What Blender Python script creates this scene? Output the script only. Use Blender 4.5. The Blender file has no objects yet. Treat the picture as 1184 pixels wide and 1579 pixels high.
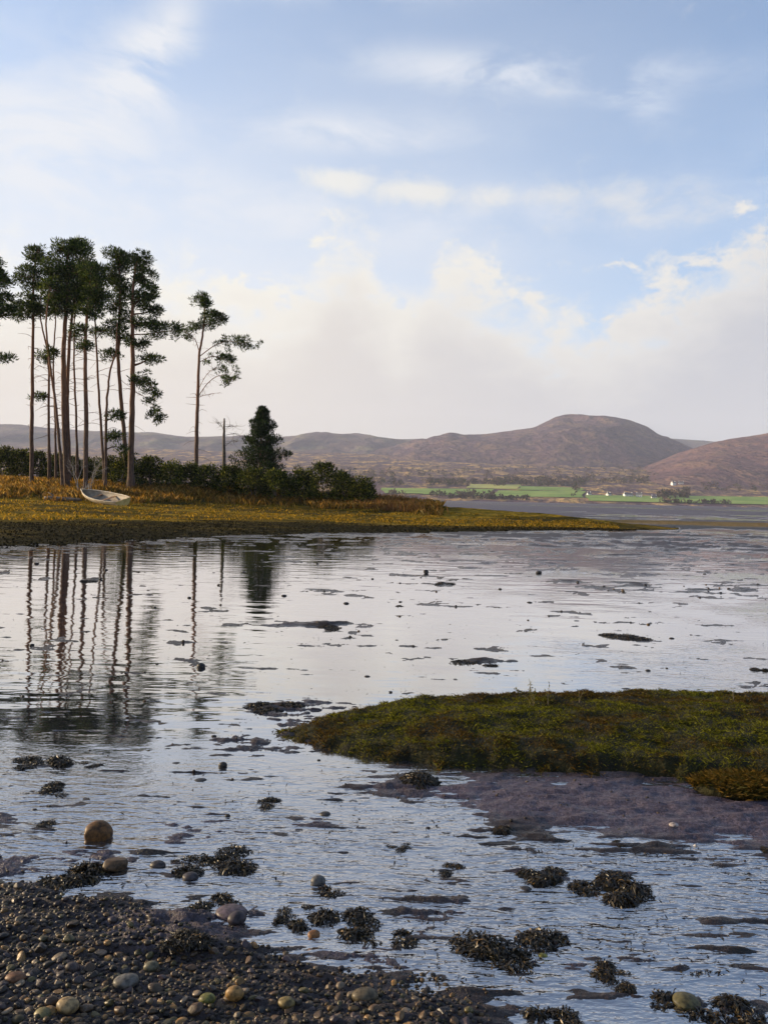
import bpy, math, random
import numpy as np
from mathutils import Vector, Matrix

R = math.radians
scene = bpy.context.scene
COL = scene.collection

# ------------------------------------------------------------------ camera
FPX, CX, CY = 1200.0, 592.0, 789.5          # focal length and centre in photo pixels (1184 x 1579)
CAM_H, PITCH, ROLL = 1.6, R(1.0), R(1.2)
cp, sp, cr, sr = math.cos(PITCH), math.sin(PITCH), math.cos(ROLL), math.sin(ROLL)
FW = np.array([0, cp, -sp]); U0 = np.array([0, sp, cp]); R0 = np.array([1.0, 0, 0])
RT = cr * R0 + sr * U0
UP = -sr * R0 + cr * U0
cam_data = bpy.data.cameras.new('camera')
cam = bpy.data.objects.new('camera', cam_data); COL.objects.link(cam)
cam_data.sensor_fit = 'HORIZONTAL'; cam_data.sensor_width = 36.0
cam_data.lens = FPX / 1184.0 * 36.0
cam_data.clip_start = 0.05; cam_data.clip_end = 40000
cam.matrix_world = Matrix(((RT[0], UP[0], -FW[0], 0), (RT[1], UP[1], -FW[1], 0), (RT[2], UP[2], -FW[2], CAM_H), (0, 0, 0, 1)))
scene.camera = cam

# ------------------------------------------------------------------ sky, sun, exposure
SUN_AZ, SUN_EL = R(-76), R(14)              # azimuth from +Y, negative = to the left
SKY_STRENGTH = 0.13
SUN_STRENGTH = 4.8
EXPOSURE = 1.0
scene.view_settings.view_transform = 'Standard'
scene.view_settings.look = 'None'
scene.view_settings.gamma = 1.0
scene.view_settings.exposure = EXPOSURE
scene.view_settings.use_curve_mapping = False
scene.render.engine = 'CYCLES'
scene.cycles.use_denoising = True
scene.cycles.max_bounces = 6
scene.cycles.use_adaptive_sampling = True
scene.cycles.adaptive_threshold = 0.02
scene.cycles.volume_bounces = 1
scene.cycles.transparent_max_bounces = 8


class NT:
    """small helper around a node tree"""
    def __init__(s, tree):
        s.t = tree; s.n = tree.nodes; s.l = tree.links
    def new(s, typ, **kw):
        n = s.n.new(typ)
        for k, v in kw.items(): setattr(n, k, v)
        return n
    def put(s, sock, v):
        if v is None: return
        if hasattr(v, 'is_output'): s.l.new(v, sock)
        elif isinstance(v, (tuple, list)):
            v = tuple(v)
            try:
                if len(v) == 3 and len(sock.default_value) == 4: v = v + (1,)
            except TypeError: pass
            sock.default_value = v
        else:
            try: sock.default_value = v
            except TypeError: sock.default_value = (v,) * len(sock.default_value)
    def math(s, op, a, b=None, c=None, clamp=False):
        n = s.new('ShaderNodeMath', operation=op); n.use_clamp = clamp
        s.put(n.inputs[0], a); s.put(n.inputs[1], b); s.put(n.inputs[2], c)
        return n.outputs[0]
    def vmath(s, op, a, b=None):
        n = s.new('ShaderNodeVectorMath', operation=op)
        s.put(n.inputs[0], a); s.put(n.inputs[1], b)
        return n.outputs[0] if op not in ('DOT_PRODUCT', 'LENGTH', 'DISTANCE') else n.outputs[1]
    def ss(s, v, a, b, lo=0.0, hi=1.0):
        n = s.new('ShaderNodeMapRange'); n.interpolation_type = 'SMOOTHSTEP'
        s.put(n.inputs[0], v); s.put(n.inputs[1], a); s.put(n.inputs[2], b); s.put(n.inputs[3], lo); s.put(n.inputs[4], hi)
        return n.outputs[0]
    def noise(s, vec, scale=1.0, detail=4.0, rough=0.55, dist=0.0, lac=2.0, out=0):
        n = s.new('ShaderNodeTexNoise')
        s.put(n.inputs['Vector'], vec); s.put(n.inputs['Scale'], scale); s.put(n.inputs['Detail'], detail)
        s.put(n.inputs['Roughness'], rough); s.put(n.inputs['Distortion'], dist); s.put(n.inputs['Lacunarity'], lac)
        return n.outputs[out]
    def mix(s, f, a, b):
        n = s.new('ShaderNodeMix', data_type='RGBA')
        s.put(n.inputs[0], f); s.put(n.inputs[6], a); s.put(n.inputs[7], b)
        return n.outputs[2]
    def ramp(s, f, stops):
        n = s.new('ShaderNodeValToRGB'); e = n.color_ramp.elements
        while len(e) < len(stops): e.new(0.5)
        for k, (p, c) in enumerate(stops):
            e[k].position = p; e[k].color = tuple(c) + (1,) if len(c) == 3 else c
        s.put(n.inputs[0], f); return n.outputs[0]
    def comb(s, x, y, z):
        n = s.new('ShaderNodeCombineXYZ'); s.put(n.inputs[0], x); s.put(n.inputs[1], y); s.put(n.inputs[2], z); return n.outputs[0]
    def sep(s, v):
        n = s.new('ShaderNodeSeparateXYZ'); s.put(n.inputs[0], v); return n.outputs
    def bump(s, h, strength=1.0, dist=1.0, normal=None):
        n = s.new('ShaderNodeBump'); s.put(n.inputs['Height'], h); s.put(n.inputs['Strength'], strength); s.put(n.inputs['Distance'], dist)
        if normal is not None: s.put(n.inputs['Normal'], normal)
        return n.outputs[0]


def lin(r, g, b):
    f = lambda c: (c / 255 / 12.92) if c / 255 <= 0.04045 else ((c / 255 + 0.055) / 1.055) ** 2.4
    return (f(r), f(g), f(b))


def build_world():
    w = bpy.data.worlds.new('World'); scene.world = w; w.use_nodes = True
    n = NT(w.node_tree); n.n.clear()
    w.cycles.sampling_method = 'MANUAL'; w.cycles.sample_map_resolution = 512
    out = n.new('ShaderNodeOutputWorld')
    sky = n.new('ShaderNodeTexSky', sky_type='NISHITA'); sky.sun_disc = False
    sky.sun_elevation = SUN_EL; sky.sun_rotation = SUN_AZ
    sky.air_density = 1.0; sky.dust_density = 0.2; sky.ozone_density = 3.0
    d = n.vmath('NORMALIZE', n.new('ShaderNodeTexCoord').outputs['Generated'])
    x, y, z = n.sep(d)
    az = n.math('ARCTAN2', x, y)                     # radians, 0 straight ahead, + to the right
    el = n.math('ARCSINE', z)
    zc = n.math('ADD', n.math('MAXIMUM', z, 0.0), 0.10)
    px = n.math('DIVIDE', x, zc); py = n.math('DIVIDE', y, zc)
    plane = n.comb(px, py, 0.0)
    # thin cirrostratus, denser towards the sun and towards the horizon
    sd = (math.sin(SUN_AZ) * math.cos(SUN_EL), math.cos(SUN_AZ) * math.cos(SUN_EL), math.sin(SUN_EL))
    cs = n.vmath('DOT_PRODUCT', d, sd)
    near_sun = n.ss(cs, -0.36, 0.52)
    low = n.ss(el, 0.62, 0.16)

    def spot(a0, e0, ra, re, tilt=0.0):               # soft mask round a direction
        a_ = n.math('SUBTRACT', az, a0); e_ = n.math('SUBTRACT', n.math('SUBTRACT', el, e0), n.math('MULTIPLY', a_, tilt))
        da = n.math('DIVIDE', a_, ra); de = n.math('DIVIDE', e_, re)
        r2 = n.math('ADD', n.math('MULTIPLY', da, da), n.math('MULTIPLY', de, de))
        return n.math('EXPONENT', n.math('MULTIPLY', r2, -1.0))

    rot = n.new('ShaderNodeMapping'); n.put(rot.inputs[0], plane); rot.inputs['Rotation'].default_value = (0, 0, R(14)); rot.inputs['Scale'].default_value = (0.5, 1.25, 1)
    wisp = n.noise(rot.outputs[0], 1.0, 6, 0.55, 0.25)
    broad = n.noise(plane, 0.5, 3, 0.5, 0.2)
    cir = n.math('MULTIPLY', n.ss(wisp, 0.36, 0.80), n.ss(broad, 0.30, 0.70))
    veil = n.math('MULTIPLY', cir, 0.30)
    veil = n.math('ADD', veil, n.math('MULTIPLY', near_sun, n.math('ADD', 0.24, n.math('MULTIPLY', low, 0.48))))
    veil = n.math('ADD', veil, n.math('MULTIPLY', low, 0.20), clamp=True)
    # named wisps
    wn = n.noise(n.comb(n.math('MULTIPLY', az, 4.0), n.math('MULTIPLY', el, 10.0), 0.0), 1.5, 6, 0.6, 0.4)
    wm = n.ss(wn, 0.34, 0.64)
    for a0, e0, ra, re, tilt, k in ((-0.315, 0.480, 0.050, 0.040, 0.3, 0.75), (-0.275, 0.515, 0.035, 0.045, 0.9, 0.45), (0.17, 0.492, 0.20, 0.020, -0.08, 0.85), (0.295, 0.465, 0.045, 0.026, -0.5, 0.6),
                              (-0.24, 0.580, 0.24, 0.018, -0.02, 0.75), (-0.05, 0.435, 0.16, 0.020, 0.0, 0.5), (-0.42, 0.40, 0.14, 0.07, 0.0, 0.5), (0.10, 0.345, 0.5, 0.04, 0.0, 0.30),
                              (0.75, 0.43, 0.22, 0.03, 0.1, 0.6), (-0.95, 0.45, 0.3, 0.05, 0.1, 0.6), (0.35, 0.70, 0.4, 0.05, 0.1, 0.5)):
        m = n.math('MULTIPLY', n.math('MULTIPLY', spot(a0, e0, ra, re, tilt), wm), k)
        veil = n.math('ADD', veil, m, clamp=True)
    # low bank of cumulus and stratus; the towers lift its upper edge
    bill = n.noise(n.comb(n.math('MULTIPLY', az, 4.2), n.math('MULTIPLY', el, 8.0), 3.7), 1.9, 8, 0.60, 0.15)
    fluff = n.noise(n.comb(n.math('MULTIPLY', az, 11.0), n.math('MULTIPLY', el, 17.0), 1.3), 2.0, 8, 0.62, 0.3)
    towers = None
    for a0, ra, k in ((-0.30, 0.16, 0.035), (-0.055, 0.045, 0.085), (0.085, 0.075, 0.055), (0.46, 0.055, 0.09), (0.37, 0.06, 0.03), (-0.75, 0.12, 0.06), (0.80, 0.15, 0.05), (0.26, 0.05, -0.012), (0.015, 0.02, -0.025), (1.3, 0.2, 0.06), (-1.5, 0.3, 0.05)):
        q = n.math('DIVIDE', n.math('SUBTRACT', az, a0), ra)
        t_ = n.math('MULTIPLY', n.math('EXPONENT', n.math('MULTIPLY', n.math('MULTIPLY', q, q), -1.0)), k)
        towers = t_ if towers is None else n.math('ADD', towers, t_)
    top = n.math('ADD', n.math('ADD', 0.245, towers), n.math('ADD', n.math('MULTIPLY', n.math('SUBTRACT', bill, 0.5), 0.17), n.math('MULTIPLY', n.math('SUBTRACT', fluff, 0.5), 0.27)))
    under = n.math('SUBTRACT', top, el)
    bank = n.ss(under, n.ss(bill, 0.40, 0.60, -0.05, -0.006), n.ss(bill, 0.40, 0.60, 0.085, 0.040))
    # detached streak of small cumulus
    det = None
    for a0, e0, ra, re, tilt, k in ((-0.055, 0.382, 0.055, 0.016, -0.05, 1.0), (0.02, 0.374, 0.085, 0.016, -0.06, 0.85), (0.16, 0.366, 0.13, 0.018, 0.0, 0.62), (0.33, 0.345, 0.12, 0.026, -0.1, 0.5), (0.50, 0.375, 0.05, 0.02, 0.3, 0.5), (-0.7, 0.37, 0.15, 0.02, 0.05, 0.8), (0.95, 0.40, 0.15, 0.02, 0.0, 0.7)):
        s_ = n.math('MULTIPLY', spot(a0, e0, ra, re, tilt), k)
        det = s_ if det is None else n.math('MAXIMUM', det, s_)
    puff = n.ss(n.math('ADD', det, n.math('MULTIPLY', n.math('SUBTRACT', fluff, 0.5), 1.5)), 0.10, 0.95)
    bankm = n.math('MAXIMUM', n.math('MULTIPLY', bank, 0.93), n.math('MULTIPLY', puff, 0.75))
    # colours of the clouds: lit tops, grey-mauve undersides far off
    warm = n.ss(az, 0.50, -0.45)
    lowc = n.mix(warm, lin(198, 199, 206), lin(238, 229, 217))
    topc = n.mix(warm, lin(240, 236, 228), lin(255, 251, 238))
    shade = n.ss(n.math('ADD', under, n.math('MULTIPLY', n.math('SUBTRACT', fluff, 0.5), -0.22)), 0.15, 0.0)
    shade = n.math('MAXIMUM', shade, puff)
    cloudc = n.mix(shade, lowc, topc)
    veilc = n.mix(near_sun, lin(208, 221, 242), lin(240, 242, 246))
    col_veil = n.new('ShaderNodeBackground'); n.put(col_veil.inputs[0], veilc); col_veil.inputs[1].default_value = 0.5 ** EXPOSURE
    col_cloud = n.new('ShaderNodeBackground'); n.put(col_cloud.inputs[0], cloudc); col_cloud.inputs[1].default_value = 0.5 ** EXPOSURE
    bg = n.new('ShaderNodeBackground'); n.put(bg.inputs[0], sky.outputs[0]); bg.inputs[1].default_value = SKY_STRENGTH
    m1 = n.new('ShaderNodeMixShader'); n.put(m1.inputs[0], n.math('MULTIPLY', veil, 0.92)); n.l.new(bg.outputs[0], m1.inputs[1]); n.l.new(col_veil.outputs[0], m1.inputs[2])
    m2 = n.new('ShaderNodeMixShader'); n.put(m2.inputs[0], bankm); n.l.new(m1.outputs[0], m2.inputs[1]); n.l.new(col_cloud.outputs[0], m2.inputs[2])
    n.l.new(m2.outputs[0], out.inputs[0])


build_world()
sl = bpy.data.lights.new('sun', 'SUN'); sl.energy = SUN_STRENGTH; sl.angle = R(0.8); sl.color = (1.0, 0.77, 0.48)
sun = bpy.data.objects.new('sun', sl); COL.objects.link(sun)
sdir = Vector((math.sin(SUN_AZ) * math.cos(SUN_EL), math.cos(SUN_AZ) * math.cos(SUN_EL), math.sin(SUN_EL)))
sun.rotation_euler = sdir.to_track_quat('Z', 'Y').to_euler()

# ------------------------------------------------------------------ geometry helpers
def ray(px, py):
    return FW + (np.asarray(px, float)[..., None] - CX) / FPX * RT + (CY - np.asarray(py, float)[..., None]) / FPX * UP

def gp(px, py, z=0.0):                      # where a photo pixel meets the level z
    d = ray(px, py); k = (z - CAM_H) / d[..., 2]
    return np.stack([d[..., 0] * k, d[..., 1] * k], -1)

def at(px, py, Y):                          # the point of a photo pixel at distance Y
    d = ray(px, py); k = Y / d[..., 1]
    p = d * k[..., None]; p[..., 2] += CAM_H
    return p

def _hash(ix, iy, seed):
    h = (ix.astype(np.int64) * 374761393 + iy.astype(np.int64) * 668265263 + seed * 1442695041) & 0xFFFFFFFF
    h = ((h ^ (h >> 13)) * 1274126177) & 0xFFFFFFFF
    h = (h ^ (h >> 16)) & 0xFFFFFFFF
    return h.astype(np.float64) / 4294967295.0 * 2 * math.pi

def perlin(x, y, seed=0):
    x = np.asarray(x, float); y = np.asarray(y, float)
    x0 = np.floor(x); y0 = np.floor(y); fx = x - x0; fy = y - y0
    def g(ix, iy, dx, dy):
        a = _hash(ix, iy, seed); return np.cos(a) * dx + np.sin(a) * dy
    u = fx ** 3 * (fx * (fx * 6 - 15) + 10); v = fy ** 3 * (fy * (fy * 6 - 15) + 10)
    a = g(x0, y0, fx, fy); b = g(x0 + 1, y0, fx - 1, fy); c = g(x0, y0 + 1, fx, fy - 1); d = g(x0 + 1, y0 + 1, fx - 1, fy - 1)
    return (a + u * (b - a) + v * (c - a + u * (a - b - c + d))) * 1.5

def fbm(x, y, octv=4, seed=0, gain=0.5):
    s = 0; a = 1.0; f = 1.0; tot = 0
    for k in range(octv):
        s = s + a * perlin(x * f, y * f, seed + 17 * k); tot += a; a *= gain; f *= 2.03
    return s / tot

def sstep(a, b, x):
    t = np.clip((x - a) / (b - a), 0, 1); return t * t * (3 - 2 * t)

def sdist(poly, X, Y):                      # signed distance to a polygon, + inside
    X = np.asarray(X, float); Y = np.asarray(Y, float)
    d = np.full(X.shape, 1e18); ins = np.zeros(X.shape, bool); n = len(poly)
    for i in range(n):
        ax, ay = poly[i]; bx, by = poly[(i + 1) % n]
        ex, ey = bx - ax, by - ay
        t = np.clip(((X - ax) * ex + (Y - ay) * ey) / (ex * ex + ey * ey + 1e-12), 0, 1)
        d = np.minimum(d, (X - ax - t * ex) ** 2 + (Y - ay - t * ey) ** 2)
        c = ((ay > Y) != (by > Y)) & (X < (bx - ax) * (Y - ay) / ((by - ay) if by != ay else 1e-12) + ax)
        ins ^= c
    return np.where(ins, 1, -1) * np.sqrt(d)

def mesh_np(name, V, F, mat=None, smooth=True, attrs=None, cattr=None):
    V = np.asarray(V, np.float32).reshape(-1, 3); F = np.asarray(F, np.int32)
    me = bpy.data.meshes.new(name)
    me.vertices.add(len(V)); me.vertices.foreach_set('co', V.ravel())
    k = F.shape[1]
    me.loops.add(F.size); me.loops.foreach_set('vertex_index', F.ravel())
    me.polygons.add(len(F)); me.polygons.foreach_set('loop_start', np.arange(0, F.size, k, dtype=np.int32))
    me.polygons.foreach_set('loop_total', np.full(len(F), k, np.int32))
    if smooth: me.polygons.foreach_set('use_smooth', np.ones(len(F), bool))
    me.update(calc_edges=True)
    for an, av in (attrs or {}).items():
        a = me.attributes.new(an, 'FLOAT', 'POINT'); a.data.foreach_set('value', np.asarray(av, np.float32).ravel())
    if cattr is not None:
        a = me.attributes.new('tint', 'FLOAT_COLOR', 'POINT')
        c = np.ones((len(V), 4), np.float32); c[:, :3] = cattr; a.data.foreach_set('color', c.ravel())
    if mat: me.materials.append(mat)
    return me

def put(name, me, parent=None, loc=None):
    o = bpy.data.objects.new(name, me); COL.objects.link(o)
    if parent is not None: o.parent = parent
    if loc is not None: o.location = loc
    return o

def tag(o, label=None, cat=None, group=None, kind=None):
    if label: o['label'] = label
    if cat: o['category'] = cat
    if group: o['group'] = group
    if kind: o['kind'] = kind
    return o

def empty(name, loc=(0, 0, 0), rz=0.0):
    o = bpy.data.objects.new(name, None); COL.objects.link(o); o.location = loc; o.rotation_euler.z = rz
    return o

def grid_faces(nr, nc, keep=None):
    i = np.arange(nr - 1)[:, None] * nc + np.arange(nc - 1)[None, :]
    F = np.stack([i, i + 1, i + nc + 1, i + nc], -1).reshape(-1, 4)
    if keep is not None:
        F = F[keep.ravel()[F].any(1)]
    return F

class MB:
    """collects vertices and faces (quads; triangles repeat the last index as a degenerate are avoided by a second list)"""
    def __init__(s): s.V = []; s.F = []; s.n = 0
    def add(s, V, F):
        V = np.asarray(V, float).reshape(-1, 3); s.V.append(V)
        s.F += [tuple(int(i) + s.n for i in f) for f in F]; s.n += len(V)
    def tube(s, pts, rad, sides=7, cap=True):
        pts = np.asarray(pts, float); n = len(pts); rad = np.broadcast_to(np.asarray(rad, float), (n,))
        tang = np.gradient(pts, axis=0); tang /= np.linalg.norm(tang, axis=1)[:, None] + 1e-9
        up = np.array([0, 0, 1.0]) if abs(tang[0][2]) < 0.9 else np.array([0, 1.0, 0])
        V = []
        for i in range(n):
            t = tang[i]; a = np.cross(up, t); a /= np.linalg.norm(a) + 1e-9; b = np.cross(t, a); up = np.cross(a, t) * -1
            up = b
            for k in range(sides):
                th = 2 * math.pi * k / sides
                V.append(pts[i] + rad[i] * (math.cos(th) * a + math.sin(th) * b))
        F = [(i * sides + k, i * sides + (k + 1) % sides, (i + 1) * sides + (k + 1) % sides, (i + 1) * sides + k) for i in range(n - 1) for k in range(sides)]
        if cap: F += [tuple(range(sides))[::-1], tuple((n - 1) * sides + k for k in range(sides))]
        s.add(V, F)
    def box(s, c, size, M=None):
        c = np.asarray(c, float); h = np.asarray(size, float) / 2
        V = np.array([[x, y, z] for x in (-1, 1) for y in (-1, 1) for z in (-1, 1)]) * h + c
        if M is not None: V = V @ np.asarray(M).T
        s.add(V, [(0, 1, 3, 2), (4, 6, 7, 5), (0, 4, 5, 1), (2, 3, 7, 6), (0, 2, 6, 4), (1, 5, 7, 3)])
    def mesh(s, name, mat, smooth=True):
        me = bpy.data.meshes.new(name); me.from_pydata(np.concatenate(s.V).tolist(), [], s.F)
        if smooth: me.polygons.foreach_set('use_smooth', np.ones(len(me.polygons), bool))
        me.materials.append(mat); me.update(); return me

def catmull(P, n=6):
    P = np.asarray(P, float); Q = np.vstack([2 * P[0] - P[1], P, 2 * P[-1] - P[-2]]); out = []
    for i in range(1, len(Q) - 2):
        for t in np.linspace(0, 1, n, endpoint=False):
            a, b, c, d = Q[i - 1], Q[i], Q[i + 1], Q[i + 2]
            out.append(0.5 * (2 * b + (c - a) * t + (2 * a - 5 * b + 4 * c - d) * t * t + (3 * b - a - 3 * c + d) * t ** 3))
    out.append(P[-1]); return np.array(out)

# ------------------------------------------------------------------ materials
def material(name):
    m = bpy.data.materials.new(name); m.use_nodes = True
    n = NT(m.node_tree); b = n.n['Principled BSDF']
    return m, n, b

def objpos(n): return n.new('ShaderNodeNewGeometry').outputs['Position']
def attr(n, name, out=2): return n.new('ShaderNodeAttribute', attribute_name=name).outputs[out]

def mat_simple(name, c1, c2, scale=3.0, rough=0.7, bump=0.0, spec=0.5, bscale=None, world=True):
    m, n, b = material(name)
    p = objpos(n) if world else n.new('ShaderNodeTexCoord').outputs['Object']
    f = n.noise(p, scale, 5, 0.6)
    n.put(b.inputs['Base Color'], n.mix(n.ss(f, 0.3, 0.7), c1, c2)); n.put(b.inputs['Roughness'], rough)
    n.put(b.inputs['Specular IOR Level'], spec)
    if bump: n.put(b.inputs['Normal'], n.bump(n.noise(p, bscale or scale * 4, 4, 0.6), 0.8, bump))
    return m

def mat_water():
    m, n, b = material('water')
    p = objpos(n); x, y, z = n.sep(p)
    n.put(b.inputs['Base Color'], (0.020, 0.021, 0.026)); n.put(b.inputs['Roughness'], 0.03)
    n.put(b.inputs['IOR'], 1.9)
    # wind ripples: short steep wavelets near the shore, long faint ones on the sheltered pool
    near = n.ss(y, 5.4, 3.0)
    gust = n.ss(n.noise(n.comb(n.math('MULTIPLY', x, 0.30), n.math('MULTIPLY', y, 0.22), 4.0), 1.0, 3, 0.5), 0.46, 0.62)
    gust = n.math('MULTIPLY', gust, n.ss(x, 0.8, 3.0))
    calm = n.ss(n.noise(n.comb(n.math('MULTIPLY', x, 1.1), n.math('MULTIPLY', y, 2.2), 8.0), 1.0, 4, 0.55), 0.36, 0.58, 0.30, 1.0)
    warp = n.noise(p, 1.4, 2, 0.5, out=1)
    v = n.comb(n.math('MULTIPLY', x, 8.0), n.math('MULTIPLY', y, 24.0), 0)
    rip = n.noise(n.vmath('ADD', v, n.vmath('MULTIPLY', warp, (2.0, 3.5, 0))), 1.0, 2.5, 0.5)
    v2 = n.comb(n.math('MULTIPLY', x, 0.8), n.math('MULTIPLY', y, 2.5), 5.0)
    rip2 = n.noise(v2, 1.0, 3, 0.5)
    v3 = n.comb(n.math('MULTIPLY', x, 26.0), n.math('MULTIPLY', y, 64.0), 9.0)
    rip3 = n.noise(v3, 1.0, 2, 0.5)
    h = n.math('MULTIPLY', n.math('MULTIPLY', rip, 0.021), n.math('ADD', n.math('MULTIPLY', near, calm), n.math('MULTIPLY', gust, 0.30)))
    h = n.math('ADD', h, n.math('MULTIPLY', rip2, 0.0088))
    h = n.math('ADD', h, n.math('MULTIPLY', n.math('MULTIPLY', rip3, 0.0042), n.math('ADD', 0.006, near)))
    bn = n.bump(h, 1.0, 1.0); n.put(b.inputs['Normal'], bn)
    # extra gloss added, stronger farther out, brightens the reflection beyond plain water
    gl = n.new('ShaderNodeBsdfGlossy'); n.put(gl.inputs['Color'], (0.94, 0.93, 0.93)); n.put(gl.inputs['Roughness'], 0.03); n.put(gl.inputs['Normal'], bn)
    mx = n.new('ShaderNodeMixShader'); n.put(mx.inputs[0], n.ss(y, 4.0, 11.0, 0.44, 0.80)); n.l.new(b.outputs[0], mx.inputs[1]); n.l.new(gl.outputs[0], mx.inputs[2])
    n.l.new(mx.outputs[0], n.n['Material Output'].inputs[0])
    return m

def mat_mud():
    m, n, b = material('wet_mud')
    p = objpos(n); x, y, z = n.sep(p)
    sand = attr(n, 'sand'); gold = attr(n, 'gold')
    f = n.noise(n.comb(n.math('MULTIPLY', x, 1.0), n.math('MULTIPLY', y, 2.2), 0), 2.2, 7, 0.68)
    g = n.noise(p, 110, 3, 0.7); g2 = n.noise(p, 38, 4, 0.7)
    c = n.mix(n.ss(f, 0.35, 0.65), (0.011, 0.008, 0.006), (0.038, 0.027, 0.023))
    pur = n.mix(n.ss(g, 0.36, 0.64), (0.028, 0.021, 0.030), (0.125, 0.102, 0.128))
    pur = n.mix(n.ss(g2, 0.42, 0.66), pur, (0.054, 0.040, 0.050))
    c = n.mix(sand, c, pur)
    c = n.mix(gold, c, n.mix(n.ss(f, 0.3, 0.7), (0.09, 0.062, 0.025), (0.24, 0.17, 0.08)))
    n.put(b.inputs['Base Color'], c)
    # the rim that the water just wets is glossy, what stands higher has drained
    dry = n.ss(z, 0.0, 0.022, 0.10, 0.60)
    n.put(b.inputs['Roughness'], n.math('MAXIMUM', n.math('ADD', dry, n.math('MULTIPLY', n.math('SUBTRACT', g2, 0.5), 0.5)), n.math('MULTIPLY', gold, 0.95)))
    n.put(b.inputs['Specular IOR Level'], n.math('SUBTRACT', 0.30, n.math('MULTIPLY', gold, 0.28)))
    h = n.math('ADD', n.math('MULTIPLY', g, 0.0055), n.math('MULTIPLY', g2, 0.005))
    h = n.math('ADD', h, n.math('MULTIPLY', n.noise(n.comb(x, n.math('MULTIPLY', y, 2.5), 0), 9, 4, 0.6), 0.006))
    n.put(b.inputs['Normal'], n.bump(h, 1.0, 1.0))
    return m

def mat_tint(name, rough=0.6, spec=0.4, var=0.0, vscale=1.0, trans=0.0):
    m, n, b = material(name)
    c = attr(n, 'tint', 0)
    if var:
        f = n.noise(objpos(n), vscale, 4, 0.6)
        c = n.mix(n.ss(f, 0.35, 0.7), c, n.vmath('MULTIPLY', c, (1 - var, 1 - var, 1 - var)))
    n.put(b.inputs['Base Color'], c); n.put(b.inputs['Roughness'], rough); n.put(b.inputs['Specular IOR Level'], spec)
    if trans:                                      # thin leaves let light through
        t = n.new('ShaderNodeBsdfTranslucent'); n.put(t.inputs[0], n.vmath('MULTIPLY', c, (1.5, 1.4, 0.9)))
        mx = n.new('ShaderNodeMixShader'); mx.inputs[0].default_value = trans; n.l.new(b.outputs[0], mx.inputs[1]); n.l.new(t.outputs[0], mx.inputs[2]); n.l.new(mx.outputs[0], n.n['Material Output'].inputs[0])
    return m

def mat_bank():
    m, n, b = material('shore_turf')
    p = objpos(n); s = attr(n, 'zone'); x, y, z = n.sep(p)
    f = n.noise(n.comb(n.math('MULTIPLY', x, 0.35), n.math('MULTIPLY', y, 0.9), 0), 1.0, 6, 0.62)
    g = n.noise(p, 2.5, 5, 0.7)
    s2 = n.math('ADD', s, n.math('MULTIPLY', n.math('SUBTRACT', f, 0.5), 0.30))
    turf = n.mix(n.ss(f, 0.32, 0.62), n.mix(n.ss(g, 0.35, 0.65), (0.060, 0.050, 0.007), (0.18, 0.13, 0.013)), n.mix(n.ss(g, 0.35, 0.65), (0.17, 0.108, 0.009), (0.38, 0.24, 0.022)))
    patch = n.noise(n.comb(n.math('MULTIPLY', x, 0.07), n.math('MULTIPLY', y, 0.22), 2.0), 1.0, 5, 0.6)
    turf = n.mix(n.ss(patch, 0.44, 0.60), n.mix(n.ss(g, 0.3, 0.7), (0.030, 0.026, 0.006), (0.085, 0.060, 0.010)), turf)
    wrack = n.mix(n.ss(g, 0.4, 0.65), (0.010, 0.010, 0.005), (0.040, 0.034, 0.012))
    n.put(b.inputs['Base Color'], n.mix(n.ss(s2, 0.02, 0.36), wrack, turf))
    n.put(b.inputs['Roughness'], 0.95); n.put(b.inputs['Specular IOR Level'], 0.03)
    n.put(b.inputs['Normal'], n.bump(n.noise(p, 5, 5, 0.7), 1.0, 0.2))
    return m

def mat_hill(name, cols, scale, gold_amt):
    m, n, b = material(name)
    p = objpos(n); x, y, z = n.sep(p)
    q = n.comb(x, n.math('MULTIPLY', y, 0.45), n.math('MULTIPLY', z, 2.0))
    f = n.noise(q, 1 / 420.0 * scale, 6, 0.62, 0.4)
    g = n.noise(q, 1 / 90.0 * scale, 5, 0.65)
    k = n.noise(q, 1 / 26.0 * scale, 3, 0.6)
    c = n.mix(n.ss(f, 0.36, 0.64), cols[0], cols[1])
    c = n.mix(n.math('MULTIPLY', n.ss(g, 0.46, 0.62), gold_amt), c, cols[2])
    c = n.mix(n.math('MULTIPLY', n.ss(k, 0.48, 0.64), 0.7), c, cols[3])
    n.put(b.inputs['Base Color'], c); n.put(b.inputs['Roughness'], 0.9); n.put(b.inputs['Specular IOR Level'], 0.1)
    n.put(b.inputs['Normal'], n.bump(n.math('ADD', g, n.math('MULTIPLY', k, 0.3)), 1.0, 24.0))
    return m

def mat_bark(name, a, b_):
    m, n, b = material(name)
    p = objpos(n); x, y, z = n.sep(p)
    f = n.noise(n.comb(n.math('MULTIPLY', x, 6), n.math('MULTIPLY', y, 6), n.math('MULTIPLY', z, 1.5)), 1.5, 5, 0.7)
    up = n.ss(z, 4.0, 13.0)                        # Scots pine bark turns orange higher up the stem
    c = n.mix(n.ss(f, 0.35, 0.7), a, b_)
    c = n.mix(n.math('MULTIPLY', up, 0.6), c, (0.22, 0.085, 0.032))
    n.put(b.inputs['Base Color'], c); n.put(b.inputs['Roughness'], 0.85)
    n.put(b.inputs['Normal'], n.bump(f, 1.0, 0.05))
    return m

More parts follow.
